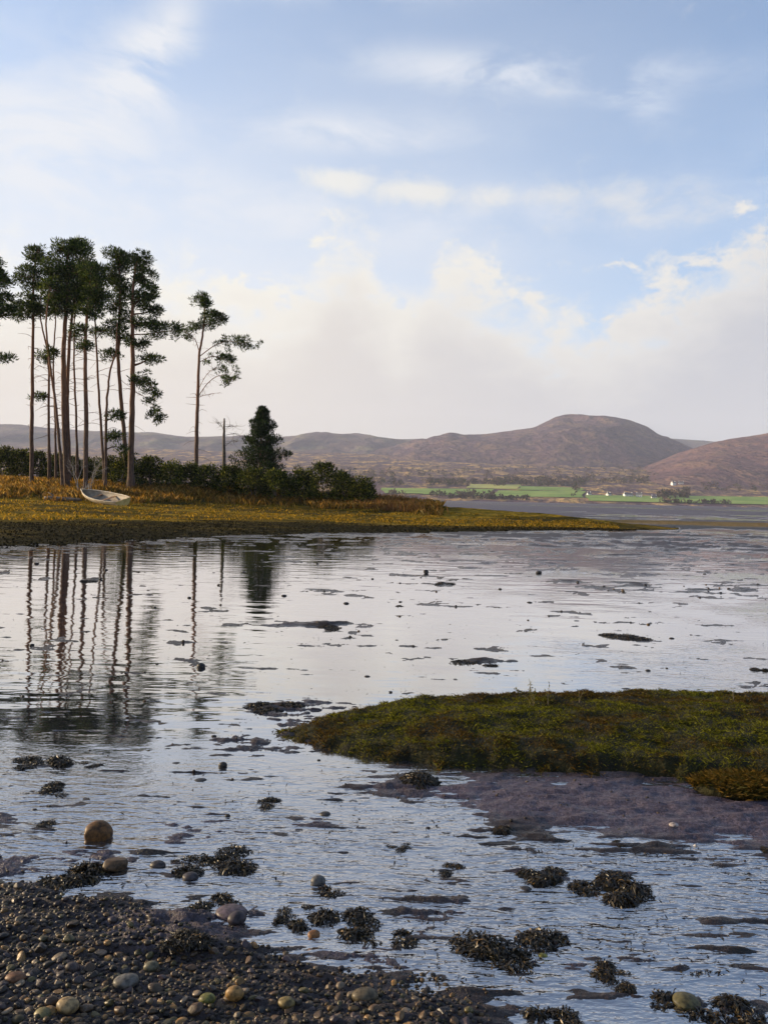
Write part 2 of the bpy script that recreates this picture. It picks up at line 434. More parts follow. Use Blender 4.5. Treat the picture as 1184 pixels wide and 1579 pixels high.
M_WATER = mat_water(); M_MUD = mat_mud(); M_BANK = mat_bank()
M_BLADE = mat_tint('grass_blades', 0.7, 0.12, trans=0.42)
M_LEAF = mat_tint('leaves', 0.8, 0.08, trans=0.22)
M_NEEDLE = mat_tint('needles', 0.75, 0.1, trans=0.22)
M_WRACK = mat_tint('dry_wrack', 0.85, 0.05)
M_WEED = mat_tint('bladder_wrack', 0.42, 0.35)
M_STONE = mat_tint('wet_stone', 0.5, 0.28, var=0.75, vscale=60)
M_BARK = mat_bark('pine_bark', (0.040, 0.022, 0.014), (0.125, 0.066, 0.038))
M_PALEBARK = mat_simple('pale_bark', (0.16, 0.14, 0.12), (0.34, 0.30, 0.25), 5, 0.85, 0.02)
M_DEADWOOD = mat_simple('dead_wood', (0.06, 0.045, 0.035), (0.15, 0.12, 0.09), 5, 0.85, 0.02)
M_TURFSOIL = mat_simple('turf_soil', (0.010, 0.009, 0.004), (0.030, 0.028, 0.008), 9, 0.85, 0.05, 0.2)

# ------------------------------------------------------------------ shape of the shore (heights in metres above the water)
def xy(pts, z=0.0): return [tuple(gp(px, py, z)) for px, py in pts]

CT = np.array([-0.95, -0.66] + [float(gp(px, py)[0] / gp(px, py)[1]) for px, py in ((0, 845), (160, 836), (350, 826), (500, 824), (600, 823), (690, 821), (850, 818), (950, 818.5), (1035, 818), (1110, 817))])
YW = np.array([17.0, 19.5, 21.6, 25.0, 30.7, 34.0, 35.8, 38.0, 43.6, 45.5, 49, 56])
YC = np.array([66, 67, 68, 68, 74, 72, 66, 62, 57, 53, 52, 58.0])
HC = np.array([2.6, 2.6, 2.5, 2.25, 2.0, 1.75, 1.35, 1.02, 0.72, 0.33, 0.05, -0.25])
TAIL = np.array([80, 80, 80, 80, 60, 30, 14, 10, 8, 6, 4, 4.0])

def bank_h(X, Y, rough=True):
    X = np.asarray(X, float); Y = np.asarray(Y, float)
    t = X / np.maximum(Y, 0.1)
    yw = np.interp(t, CT, YW) + 1.1 * fbm(X * 0.22, Y * 0.08, 3, 5); yc = np.interp(t, CT, YC); hc = np.interp(t, CT, HC); tl = np.interp(t, CT, TAIL)
    s = (Y - yw) / (yc - yw)
    h = np.interp(s, [-0.2, 0, 0.1, 0.5, 0.77, 0.9, 1.0, 1.2], [-0.16, 0, 0.09, 0.22, 0.36, 0.7, 1.0, 1.0]) * np.maximum(hc, 0.05)
    back = sstep(0, 1, (Y - yc) / tl)
    h = h * (1 - back) - 0.45 * back
    h = np.where(hc < 0, -0.3, h)
    if rough:
        h = h + (0.10 * fbm(X * 0.35, Y * 0.35, 4, 3) + 0.03 * fbm(X * 1.7, Y * 1.7, 3, 9)) * sstep(0.0, 0.4, h)
    return h, s

TURF = xy([(404, 1121), (440, 1145), (520, 1166), (590, 1178), (700, 1188), (850, 1196), (1000, 1203), (1090, 1210), (1184, 1215)]) + [(4.2, 4.35), (6.0, 4.6), (7.2, 5.4), (6.5, 6.0), (4.5, 6.1)] + \
       xy([(1184, 1062), (1000, 1061), (800, 1063), (650, 1068), (560, 1077), (480, 1093), (430, 1110)], 0.08)

def turf_h(X, Y):
    w = 0.10 * fbm(X * 2.6, Y * 2.6, 3, 21) + 0.06 * fbm(X * 9, Y * 9, 3, 22)
    d = sdist(TURF, X, Y) + w
    tip = sstep(-0.9, 0.8, X)
    top = 0.035 + 0.055 * tip
    h = -0.06 + (top + 0.06) * sstep(-0.04, 0.16, d) + 0.025 * sstep(0.2, 0.9, d)
    return h + 0.045 * fbm(X * 3.6, Y * 3.6, 4, 23) * sstep(0, 0.25, d), d

SHINGLE = xy([(0, 1352), (90, 1372), (190, 1388), (260, 1420), (380, 1462), (470, 1482), (600, 1500), (700, 1522), (745, 1560), (770, 1620)]) + [(0.2, 1.6), (0.1, 0.9), (-3.5, 0.9), (-3.4, 3.4)]
PURPLE = xy([(585, 1212), (650, 1196), (800, 1190), (1060, 1196), (1300, 1210), (1300, 1345), (1184, 1325), (1060, 1308), (900, 1290), (760, 1268), (660, 1240)])

SPLATS = [  # px, py, half width, half height (photo pixels), height in metres, sand 0..1
    (70, 1328, 130, 22, 0.030, 0.7), (290, 1280, 85, 20, 0.026, 0.7), (470, 1110, 90, 34, 0.032, 0.25), (400, 1150, 70, 18, 0.018, 0.2), (330, 1140, 90, 12, 0.012, 0.1),
    (345, 1412, 60, 14, 0.030, 0.6), (250, 1440, 120, 40, 0.030, 0.6), (420, 1352, 40, 10, 0.018, 0.4), (420, 1240, 60, 8, 0.010, 0.2), (680, 1400, 70, 14, 0.024, 0.3), (600, 1432, 70, 14, 0.02, 0.2),
    (560, 1478, 80, 14, 0.02, 0.5), (850, 1484, 60, 12, 0.022, 0.5), (1000, 1488, 90, 8, 0.02, 0.2), (1080, 1500, 40, 10, 0.02, 0.2), (620, 1215, 60, 14, 0.024, 0.5), (950, 1362, 80, 18, 0.02, 0.3),
    (830, 1345, 60, 14, 0.018, 0.3), (1080, 1545, 130, 20, 0.025, 0.1), (860, 1575, 70, 18, 0.02, 0.2), (30, 1258, 70, 10, 0.014, 0.5), (500, 1275, 60, 9, 0.012, 0.5), (560, 1330, 50, 8, 0.010, 0.4),
    (515, 967, 34, 5, 0.09, 0), (960, 981, 36, 5, 0.07, 0), (735, 1021, 48, 4, 0.05, 0), (780, 1023, 46, 2.5, 0.03, 0), (520, 914, 60, 8, 0.04, 0), (440, 962, 60, 4, 0.035, 0.4), (560, 970, 40, 3, 0.03, 0.4), (740, 1031, 36, 2, 0.02, 0),
    (137, 895, 16, 5, 0.08, 0), (80, 892, 22, 3, 0.05, 0), (30, 858, 30, 3, 0.06, 0), (10, 882, 24, 4, 0.07, 0), (262, 990, 40, 3, 0.03, 0), (686, 898, 14, 3.5, 0.09, 0), (830, 918, 26, 2, 0.03, 0),
    (370, 1025, 40, 3, 0.03, 0), (420, 1090, 36, 6, 0.04, 0), (1010, 905, 120, 6, 0.03, 0), (1120, 915, 90, 7, 0.03, 0), (1172, 1032, 16, 4, 0.06, 0), (1060, 932, 20, 3, 0.04, 0), (880, 875, 160, 16, 0.018, 0.5), (1110, 870, 150, 16, 0.02, 0.4),
    (760, 836, 160, 10, 0.02, 0.3), (960, 838, 160, 9, 0.025, 0.3), (1120, 842, 120, 9, 0.03, 0.2), (600, 852, 160, 9, 0.010, 0.1), (420, 858, 120, 10, 0.008, 0.1), (560, 885, 150, 10, 0.004, 0.1),
]

def mud_h(X, Y):
    X = np.asarray(X, float); Y = np.asarray(Y, float)
    r = np.maximum(Y, 0.5)
    # flat bottom just under the water, uneven at the scale the distance shows
    def unit(v): return v / 0.175
    fine = unit(fbm(X * 1.9, Y * 3.4, 7, 31, 0.64)); mid = unit(fbm(X * 0.62, Y * 1.5, 7, 32, 0.66)); big = unit(fbm(X * 0.07, Y * 0.14, 6, 33, 0.64)); far = unit(fbm(X * 0.0045, Y * 0.018, 5, 34, 0.55))
    wn = 1 - sstep(7, 13, r); wm = sstep(6, 12, r) * (1 - sstep(45, 90, r)); wb = sstep(22, 45, r) * (1 - sstep(150, 300, r)); wf = sstep(80, 200, r)
    comb_ = unit(fbm(X * 3.6, Y * 19.0, 3, 37, 0.6)); fine = 0.66 * fine + 0.62 * comb_ * (1 - sstep(5, 9, r)) + 0.34 * fine * sstep(5, 9, r)
    q = fine * wn + (0.85 * mid + 0.5 * fine * (1 - sstep(20, 40, r))) * wm + big * wb + 1.2 * far * wf
    # q is about a unit normal; level = how many deviations stand above the water
    level = np.interp(r, [2, 4, 7, 10, 14, 19, 24, 29, 36, 46, 60, 90, 200, 1000], [1.8, 1.6, 1.5, 1.45, 1.35, 1.05, 0.65, 0.35, 0.2, 0.2, 0.3, 0.35, 0.35, 0.2])
    level = level - 0.55 * sstep(0.02, 0.3, X / r) * sstep(22, 32, r) + 0.35 * sstep(0.05, -0.2, X / r) * (1 - sstep(26, 34, r)) * sstep(9, 14, r)
    bh, bs = bank_h(X, Y, False)
    level = level - 0.95 * sstep(-0.16, -0.01, bs) * sstep(0.45, 0.2, X / r) - 0.25 * sstep(90, 160, r)
    h = 0.0065 * (1 + 0.03 * r) * (q - level)
    mid = mid * 0.2
    h = np.minimum(h, 0.02 * (1 + 0.02 * r))
    sand = 0.8 * sstep(60, 110, r)
    wx = X + 0.10 * r * 0.12 * fbm(X * 9 / r, Y * 14 / r, 3, 41); wy = Y + 0.10 * r * 0.30 * fbm(X * 9 / r, Y * 14 / r, 3, 42)
    brk = np.clip(0.6 + 0.6 * unit(fbm(X * 6.0, Y * 13.0, 6, 43, 0.66)), 0.0, 1.25)
    brk2 = np.clip(0.55 + 0.75 * unit(fbm(X * 1.3, Y * 2.0, 5, 44, 0.62)), 0.0, 1.6)
    for px, py, rx, ry, a, sd in SPLATS:
        c = gp(px, py); Dx = rx / FPX * c[1]; y0 = gp(px, py + ry)[1]; y1 = gp(px, py - ry)[1]; Dy = (y1 - y0) / 2; cy = (y0 + y1) / 2
        e = np.exp(-np.clip(((wx - c[0]) / Dx) ** 2 + ((wy - cy) / Dy) ** 2, 0, 40))
        h = h + ((a * 0.46 + 0.003) * brk if py > 1050 else (a * 0.45 + 0.003) * brk2) * e; sand = np.maximum(sand, sd * sstep(0.1, 0.6, e))
    dp = sdist(PURPLE, X, Y) + 0.10 * fbm(X * 2.5, Y * 3.5, 4, 51)
    h = h + 0.030 * sstep(-0.40, 0.55, dp); sand = np.maximum(sand, sstep(-0.05, 0.2, dp))
    ds = sdist(SHINGLE, X, Y) + 0.10 * fbm(X * 3.0, Y * 3.0, 3, 52)
    h = h + 0.028 * sstep(-0.15, 0.12, ds) + 0.075 * sstep(0.0, 1.2, ds); sand = np.maximum(sand, 0.18 * sstep(-0.1, 0.15, ds))
    # sand bar beyond the tip of the spit, running out to the right
    yb = 64 + 0.10 * (X - 20)
    e = np.exp(-((Y - yb) / 7.5) ** 2) * sstep(12, 26, X + 3 * mid)
    h = h + 0.16 * e; gold = sstep(0.15, 0.5, e)
    bh, s = bank_h(X, Y, False)
    inside = (s > 0.03) & (s < 1.05) & (bh > 0.02)
    h = np.where((s > 0.02) & (bh > 0.0) & (Y < 140), np.minimum(h, -0.08), h)
    th, td = turf_h(X, Y)
    h = np.where(td > 0.12, np.minimum(h, 0.0), h)
    return h, np.clip(sand, 0, 1), gold

# ------------------------------------------------------------------ the setting
def structure(name, me, label=None):
    o = put(name, me); o['kind'] = 'structure'
    if label: o['label'] = label
    return o

g = 5600.0
structure('ground', mesh_np('ground', [(-g, -400, -2), (g, -400, -2), (g, g, -2), (-g, g, -2)], [(0, 1, 2, 3)], mat_simple('sea_bed', (0.03, 0.026, 0.022), (0.05, 0.045, 0.04), 0.02, 0.9)))
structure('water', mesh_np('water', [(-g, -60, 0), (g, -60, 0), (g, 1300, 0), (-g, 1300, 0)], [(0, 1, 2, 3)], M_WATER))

def build_mudflat():
    rr = np.concatenate([np.linspace(1.0, 1.88, 16), 1 / np.linspace(1 / 1.9, 1 / 62.0, 590), 62.5 * (1350 / 62.5) ** np.linspace(0, 1, 100)])
    nr, nc = len(rr), 620; tt = np.linspace(-0.66, 0.66, nc)
    Y = np.repeat(rr[:, None], nc, 1); X = Y * tt[None, :]
    h, sand, gold = mud_h(X, Y)
    V = np.stack([X, Y, h], -1).reshape(-1, 3)
    keep = (h > -0.03 - 0.0006 * Y)
    me = mesh_np('mudflat', V, grid_faces(nr, nc, keep), M_MUD, True, {'sand': sand, 'gold': gold})
    structure('mudflat', me)

build_mudflat()

def build_bank():
    nr, nc = 240, 300
    tt = np.linspace(-0.95, 0.42, nc); s = np.concatenate([np.linspace(-0.12, 1.0, 170), np.linspace(1.02, 3.2, 70)])
    yw = np.interp(tt, CT, YW); yc = np.interp(tt, CT, YC)
    Y = yw[None, :] + s[:, None] * (yc - yw)[None, :]; X = Y * tt[None, :]
    h, z = bank_h(X, Y)
    V = np.stack([X, Y, h], -1).reshape(-1, 3)
    structure('shore_bank', mesh_np('shore_bank', V, grid_faces(nr, nc, h > -0.1), M_BANK, True, {'zone': z}))

build_bank()

def build_turf():
    xs = np.arange(-1.2, 7.4, 0.028); ys = np.arange(4.0, 7.1, 0.028)
    X, Y = np.meshgrid(xs, ys); h, d = turf_h(X, Y)
    V = np.stack([X, Y, h], -1).reshape(-1, 3)
    structure('grass_bank', mesh_np('grass_bank', V, grid_faces(len(ys), len(xs), d > -0.06), M_TURFSOIL))

build_turf()

# --- far side: plain, fields, hills
def plain_z(X, Y):
    t = np.clip((Y - 1000) / 1500, 0, 1.2)
    shore = 1000 + 40 * fbm(X * 0.004, X * 0 + 3.3, 3, 61)
    z = 1.0 + 130 * t ** 1.12 + (6 * fbm(X * 0.004, Y * 0.006, 4, 62) + 2 * fbm(X * 0.02, Y * 0.03, 3, 63)) * sstep(1040, 1300, Y)
    return np.where(Y < shore, -1.0, z)

def far_colours():
    return dict(
        moor=mat_hill('moor', ((0.074, 0.046, 0.068), (0.130, 0.080, 0.074), (0.44, 0.29, 0.11), (0.030, 0.022, 0.036)), 2.4, 0.85),
        main=mat_hill('heather_hill', ((0.058, 0.038, 0.064), (0.100, 0.060, 0.076), (0.19, 0.13, 0.09), (0.030, 0.022, 0.040)), 1.6, 0.6),
        right=mat_hill('brown_hill', ((0.072, 0.040, 0.056), (0.115, 0.062, 0.066), (0.19, 0.115, 0.08), (0.038, 0.026, 0.040)), 1.6, 0.6),
        left=mat_hill('green_hill', ((0.070, 0.050, 0.066), (0.105, 0.078, 0.078), (0.17, 0.16, 0.085), (0.06, 0.046, 0.058)), 0.8, 0.6),
        back=mat_hill('far_hill', ((0.060, 0.048, 0.064), (0.085, 0.070, 0.075), (0.10, 0.10, 0.07), (0.05, 0.042, 0.052)), 0.8, 0.6))
FC = far_colours()

def ridge(name, pts, D, Df, zb, mat, dome, seed, rough):
    """a hill whose skyline stands at distance D and whose foot lies at Df"""
    px = np.array([p[0] for p in pts], float); py = np.array([p[1] for p in pts], float)
    w = at(px, py, np.full(len(px), float(D)))
    tk = w[:, 0] / D; zk = w[:, 2]
    nc = 420; t = np.linspace(tk[0], tk[-1], nc)
    zc = np.interp(t, tk, zk); ker = np.ones(7) / 7; zc = np.convolve(np.pad(zc, 3, 'edge'), ker, 'valid')
    s = np.concatenate([np.linspace(0, 1, 90), np.linspace(1.03, 1.45, 16)])
    Y = (Df + s * (D - Df))[:, None].repeat(nc, 1)
    X = Y * t[None, :]
    prof = np.where(s <= 1, (1 - (1 - np.clip(s, 0, 1)) ** dome), np.clip(1 - (np.maximum(s - 1, 0) / 0.9) ** 1.5 * 0.9, 0, 1))
    z = zb + (zc[None, :] - zb) * prof[:, None]
    env = np.clip(np.sin(np.clip(s, 0, 1) * math.pi), 0, 1)[:, None]
    gull = fbm(X * 0.0035 + fbm(X * .002, Y * .002, 3, seed + 3), Y * 0.0012, 5, seed)
    z = z + rough * env * gull + 3.0 * fbm(X * 0.012, Y * 0.01, 3, seed + 7)
    V = np.stack([X, Y, z], -1).reshape(-1, 3)
    structure(name, mesh_np(name, V, grid_faces(len(s), nc), mat))

def build_far():
    nr, nc = 160, 420
    rr = np.linspace(985, 2900, nr); tt = np.linspace(-0.95, 0.95, nc)
    Y = np.repeat(rr[:, None], nc, 1); X = Y * tt[None, :]
    z = plain_z(X, Y)
    structure('moorland', mesh_np('moorland', np.stack([X, Y, z], -1).reshape(-1, 3), grid_faces(nr, nc), FC['moor']))
    ridge('far_hill', [(-900, 690), (300, 684), (433, 680), (560, 678), (700, 676), (860, 690), (1000, 676), (1020, 675.5), (1053, 677), (1099, 680.5), (1184, 690), (1500, 700), (2100, 690)], 5000, 4000, 60, FC['back'], 1.5, 101, 40)
    ridge('hill_left', [(-900, 640), (-500, 660), (-200, 650), (0, 656), (21, 655), (64, 661), (130, 664), (209, 668), (241, 668), (284, 674), (355, 673), (400, 676), (433, 675), (462, 671), (497, 668.5), (533, 669.5), (568, 674), (604, 677.5), (657, 681), (700, 690), (800, 720), (900, 760)], 4300, 2300, 40, FC['left'], 1.35, 111, 60)
    ridge('hill_main', [(420, 760), (520, 716), (604, 692), (640, 681), (692, 675), (746, 673.5), (778, 669), (824, 662.5), (838, 656), (860, 647.5), (879, 644.5), (897, 645), (934, 648), (971, 655), (989, 662), (1008, 671), (1030, 682), (1070, 700), (1130, 722), (1220, 760)], 3500, 2150, 60, FC['main'], 1.9, 121, 46)
    ridge('hill_right', [(920, 770), (980, 728), (1053, 699), (1099, 683), (1136, 676.5), (1184, 671), (1300, 655), (1500, 650), (1900, 680), (2100, 700)], 2500, 1350, 12, FC['right'], 1.5, 131, 26)

build_far()

# --- fields, far woods and houses
def plain_hit(px, py):
    ys = np.linspace(1042, 2850, 150); d = ray(px, py); d = d / d[1]
    e = plain_z(d[0] * ys, ys) - (CAM_H + d[2] * ys)
    k = int(np.argmax(e >= 0)); y = ys[k]
    if k > 0: y = ys[k - 1] + (ys[k] - ys[k - 1]) * (-e[k - 1]) / (e[k] - e[k - 1] + 1e-9)
    return np.array([d[0] * y, y, CAM_H + d[2] * y if k > 0 else float(plain_z(np.array([d[0] * y]), np.array([y]))[0])])

def field(px0, px1, bl, tl, br, tr, mat, seed):
    nu, nv = 40, 10; V = []
    for j in range(nv):
        for i in range(nu):
            u = i / (nu - 1); v = j / (nv - 1)
            p = plain_hit(px0 + u * (px1 - px0) + 3 * math.sin(seed + v * 5), (bl + u * (br - bl)) * (1 - v) + (tl + u * (tr - tl)) * v)
            V.append((p[0], p[1], p[2] + 1.0))
    structure('field', mesh_np('field', V, grid_faces(nv, nu), mat))

M_FIELD = mat_simple('pasture', (0.13, 0.22, 0.045), (0.25, 0.32, 0.08), 0.02, 0.9, 0, 0.1)
M_FIELD2 = mat_simple('stubble', (0.32, 0.32, 0.08), (0.42, 0.40, 0.14), 0.02, 0.9, 0, 0.1)
field(590, 655, 761, 753, 762, 754, M_FIELD, 1)
field(650, 760, 763, 754, 765, 755, M_FIELD, 2)
field(765, 900, 766, 757, 768, 758, M_FIELD, 3)
field(722, 800, 753, 747, 755, 748, M_FIELD2, 4)
field(800, 897, 756, 750, 758, 753, M_FIELD, 5)
field(1030, 1240, 777, 765, 783, 768, M_FIELD, 6)
field(905, 1024, 773, 764, 776, 766, M_FIELD, 7)

def quads(P, D, N, L, W):
    """one leaf-like quad per row: P base, D direction, N side direction, L length, W width"""
    D = D / (np.linalg.norm(D, axis=1)[:, None] + 1e-9); N = np.cross(D, N); N /= np.linalg.norm(N, axis=1)[:, None] + 1e-9
    L = np.asarray(L)[:, None] if np.ndim(L) else L; W = np.asarray(W)[:, None] if np.ndim(W) else W
    a = P; b = P + D * L * 0.5 + N * W * 0.5; c = P + D * L; d = P + D * L * 0.5 - N * W * 0.5
    V = np.stack([a, b, c, d], 1).reshape(-1, 3)
    return V, np.arange(len(V)).reshape(-1, 4)

def blades(P, H, W, lean, rng):
    """one bent triangle pair per grass blade"""
    n = len(P); th = rng.uniform(0, 2 * math.pi, n); side = np.stack([np.cos(th), np.sin(th), np.zeros(n)], 1)
    ld = rng.normal(0, 1, (n, 3)) * lean; ld[:, 2] = 0
    H = np.asarray(H)[:, None]; W = np.asarray(W)[:, None]
    up = np.array([0, 0, 1.0])
    a = P - side * W / 2; b = P + side * W / 2; m = P + up * H * 0.6 + ld * H * 0.35; c = m + side * W * 0.3; d = P + up * H * 0.95 + ld * H
    V = np.stack([a, b, c, d], 1).reshape(-1, 3)
    return V, np.arange(len(V)).reshape(-1, 4)

def palette(rng, n, cols, wts):
    cols = np.array(cols); k = rng.choice(len(cols), n, p=np.array(wts) / np.sum(wts))
    return cols[k] * rng.uniform(0.7, 1.3, (n, 1))

def build_woods():
    rng = np.random.default_rng(5); pts = []
    bands = [(585, 900, 742, 750, 380, 7), (690, 1230, 772, 779, 330, 5), (880, 1060, 755, 766, 260, 8), (1080, 1230, 748, 758, 110, 6), (600, 760, 766, 771, 130, 6),
             (760, 1000, 738, 748, 240, 7), (440, 640, 725, 748, 260, 7), (640, 1050, 722, 736, 260, 6), (900, 1184, 730, 745, 170, 6), (930, 1010, 760, 768, 60, 8)]
    for x0, x1, y0, y1, n_, hgt in bands:
        for k in range(n_):
            px = rng.uniform(x0, x1); u = (px - 592) * 0.021
            p = plain_hit(px, min(rng.uniform(y0, y1) + (u - 6 if y0 > 750 else 0), 778 + u - 6)); q = fbm(np.array([p[0] * 0.012]), np.array([p[1] * 0.012]), 2, 77)[0]
            if 890 < px < 1016 and y0 > 750: continue
            if q > -0.12: pts.append((p, hgt * rng.uniform(0.6, 1.3)))
    P, D, N, L, W, C = [], [], [], [], [], []
    for p, hgt in pts:
        m = 16; u = rng.normal(0, 1, (m, 3)); u /= np.linalg.norm(u, axis=1)[:, None]
        c = p + np.array([0, 0, hgt * 0.55]); P.append(c + u * np.array([0.42, 0.42, 0.5]) * hgt * rng.uniform(0.2, 0.9, (m, 1))); D.append(u + np.array([0, 0, 0.5])); N.append(rng.normal(0, 1, (m, 3)))
        L.append(np.full(m, hgt * 0.45)); W.append(np.full(m, hgt * 0.32))
        base = ((0.055, 0.040, 0.042), (0.040, 0.042, 0.022), (0.075, 0.052, 0.045))[rng.integers(3)]
        C.append(np.array(base)[None, :] * rng.uniform(0.7, 1.2, (m, 1)))
        P.append((p + np.array([0, 0, -0.5]))[None]); D.append(np.array([[0, 0, 1.0]])); N.append(np.array([[1.0, 0, 0]])); L.append(np.array([hgt * 0.7])); W.append(np.array([0.6])); C.append(np.array([[0.05, 0.04, 0.035]]))
    V, F = quads(np.concatenate(P), np.concatenate(D), np.concatenate(N), np.concatenate(L), np.concatenate(W))
    o = put('woodland', mesh_np('woodland', V, F, M_LEAF, False, cattr=np.repeat(np.concatenate(C), 4, 0)))
    tag(o, 'far belts of bare and evergreen trees along the opposite shore', 'woodland', kind='stuff')

build_woods()

M_WALL = mat_simple('white_render', (0.70, 0.68, 0.64), (0.80, 0.78, 0.75), 0.4, 0.8)
M_SLATE = mat_simple('slate', (0.06, 0.06, 0.07), (0.10, 0.10, 0.11), 0.5, 0.6)
M_GLASS = mat_simple('window_glass', (0.02, 0.025, 0.03), (0.03, 0.035, 0.04), 0.5, 0.1)

def house(px, py, L, W, H, rz, label, nwin):
    p = plain_hit(px, py); r = empty('house', (p[0], p[1], p[2] - 0.6), rz)
    tag(r, label, 'house', 'white houses on the far shore')
    L, W, H = L * 0.8, W * 0.8, H * 0.8; m = MB(); m.box((0, 0, H / 2), (L, W, H)); rh = W * 0.42
    m.add([(-L / 2, -W / 2, H), (-L / 2, W / 2, H), (-L / 2, 0, H + rh), (L / 2, -W / 2, H), (L / 2, W / 2, H), (L / 2, 0, H + rh)], [(0, 2, 1), (3, 4, 5)])
    put('wall', m.mesh('wall', M_WALL, False), r)
    m = MB(); o_ = 0.4; t = 0.25
    for s in (-1, 1):
        a = np.array([[-L / 2 - o_, s * (W / 2 + o_), H - 0.3], [L / 2 + o_, s * (W / 2 + o_), H - 0.3], [L / 2 + o_, 0, H + rh], [-L / 2 - o_, 0, H + rh]])
        m.add(np.vstack([a, a + [0, 0, t]]), [(0, 1, 2, 3), (4, 7, 6, 5), (0, 4, 5, 1), (1, 5, 6, 2), (2, 6, 7, 3), (3, 7, 4, 0)])
    rf = put('roof', m.mesh('roof', M_SLATE, False), r)
    for s in (-1, 1):
        m = MB(); m.box((s * (L / 2 - 0.6), 0, H + rh + 0.5), (0.8, 0.8, 1.8)); put('chimney', m.mesh('chimney', M_WALL, False), rf)
    for k in range(nwin):
        m = MB(); m.box(((k + 0.5) / nwin * L - L / 2, -W / 2 - 0.03, H * 0.55), (1.1, 0.1, 1.5)); put('window', m.mesh('window', M_GLASS, False), r)

house(968, 766, 17, 7, 5, 0.25, 'long white farmhouse in the middle of the shore hamlet', 5)
house(985, 767, 10, 7, 6, -0.5, 'tall white gabled house at the right end of the shore hamlet', 3)
house(938, 765, 9, 6, 4.5, 0.6, 'small white cottage at the left end of the shore hamlet', 3)
house(908, 764, 7, 6, 4, 0.2, 'lone white cottage at the end of the green pasture', 2)
house(1038, 748, 10, 7, 6, 0.4, 'white house on the slope above the hamlet, left of the pair', 3)
house(1050, 747, 12, 7, 5, -0.3, 'longer white house on the slope, right of the pair', 4)
house(1008, 769, 9, 6, 4, -0.1, 'low white cottage standing apart near the right-hand pasture', 3)

# ------------------------------------------------------------------ trees on the bank
PINE_COL = [(0.028, 0.048, 0.011), (0.055, 0.080, 0.016), (0.11, 0.135, 0.025), (0.014, 0.024, 0.008)]

def puffs_mesh(name, C, Rr, m, L, W, rng, flat=0.6, cols=PINE_COL, wts=(4, 4, 1.5, 3), upb=0.5, mat=None):
    C = np.asarray(C, float); Rr = np.asarray(Rr, float); n = len(C)
    u = rng.normal(0, 1, (n, m, 3)); u /= np.linalg.norm(u, axis=2)[..., None]
    rad = rng.uniform(0.15, 1.0, (n, m, 1)) ** 0.6
    P = C[:, None, :] + u * rad * Rr[:, None, None] * np.array([1, 1, flat])
    D = u + np.array([0, 0, upb]) + rng.normal(0, 0.35, (n, m, 3))
    P = P.reshape(-1, 3); D = D.reshape(-1, 3); k = len(P)
    V, F = quads(P, D, rng.normal(0, 1, (k, 3)), L * rng.uniform(0.6, 1.3, k), W * rng.uniform(0.6, 1.3, k))
    tone = np.repeat(rng.uniform(0.75, 1.25, n), m)[:, None]
    col = palette(rng, k, cols, wts) * tone
    return mesh_np(name, V, F, mat or M_NEEDLE, False, cattr=np.repeat(col, 4, 0))

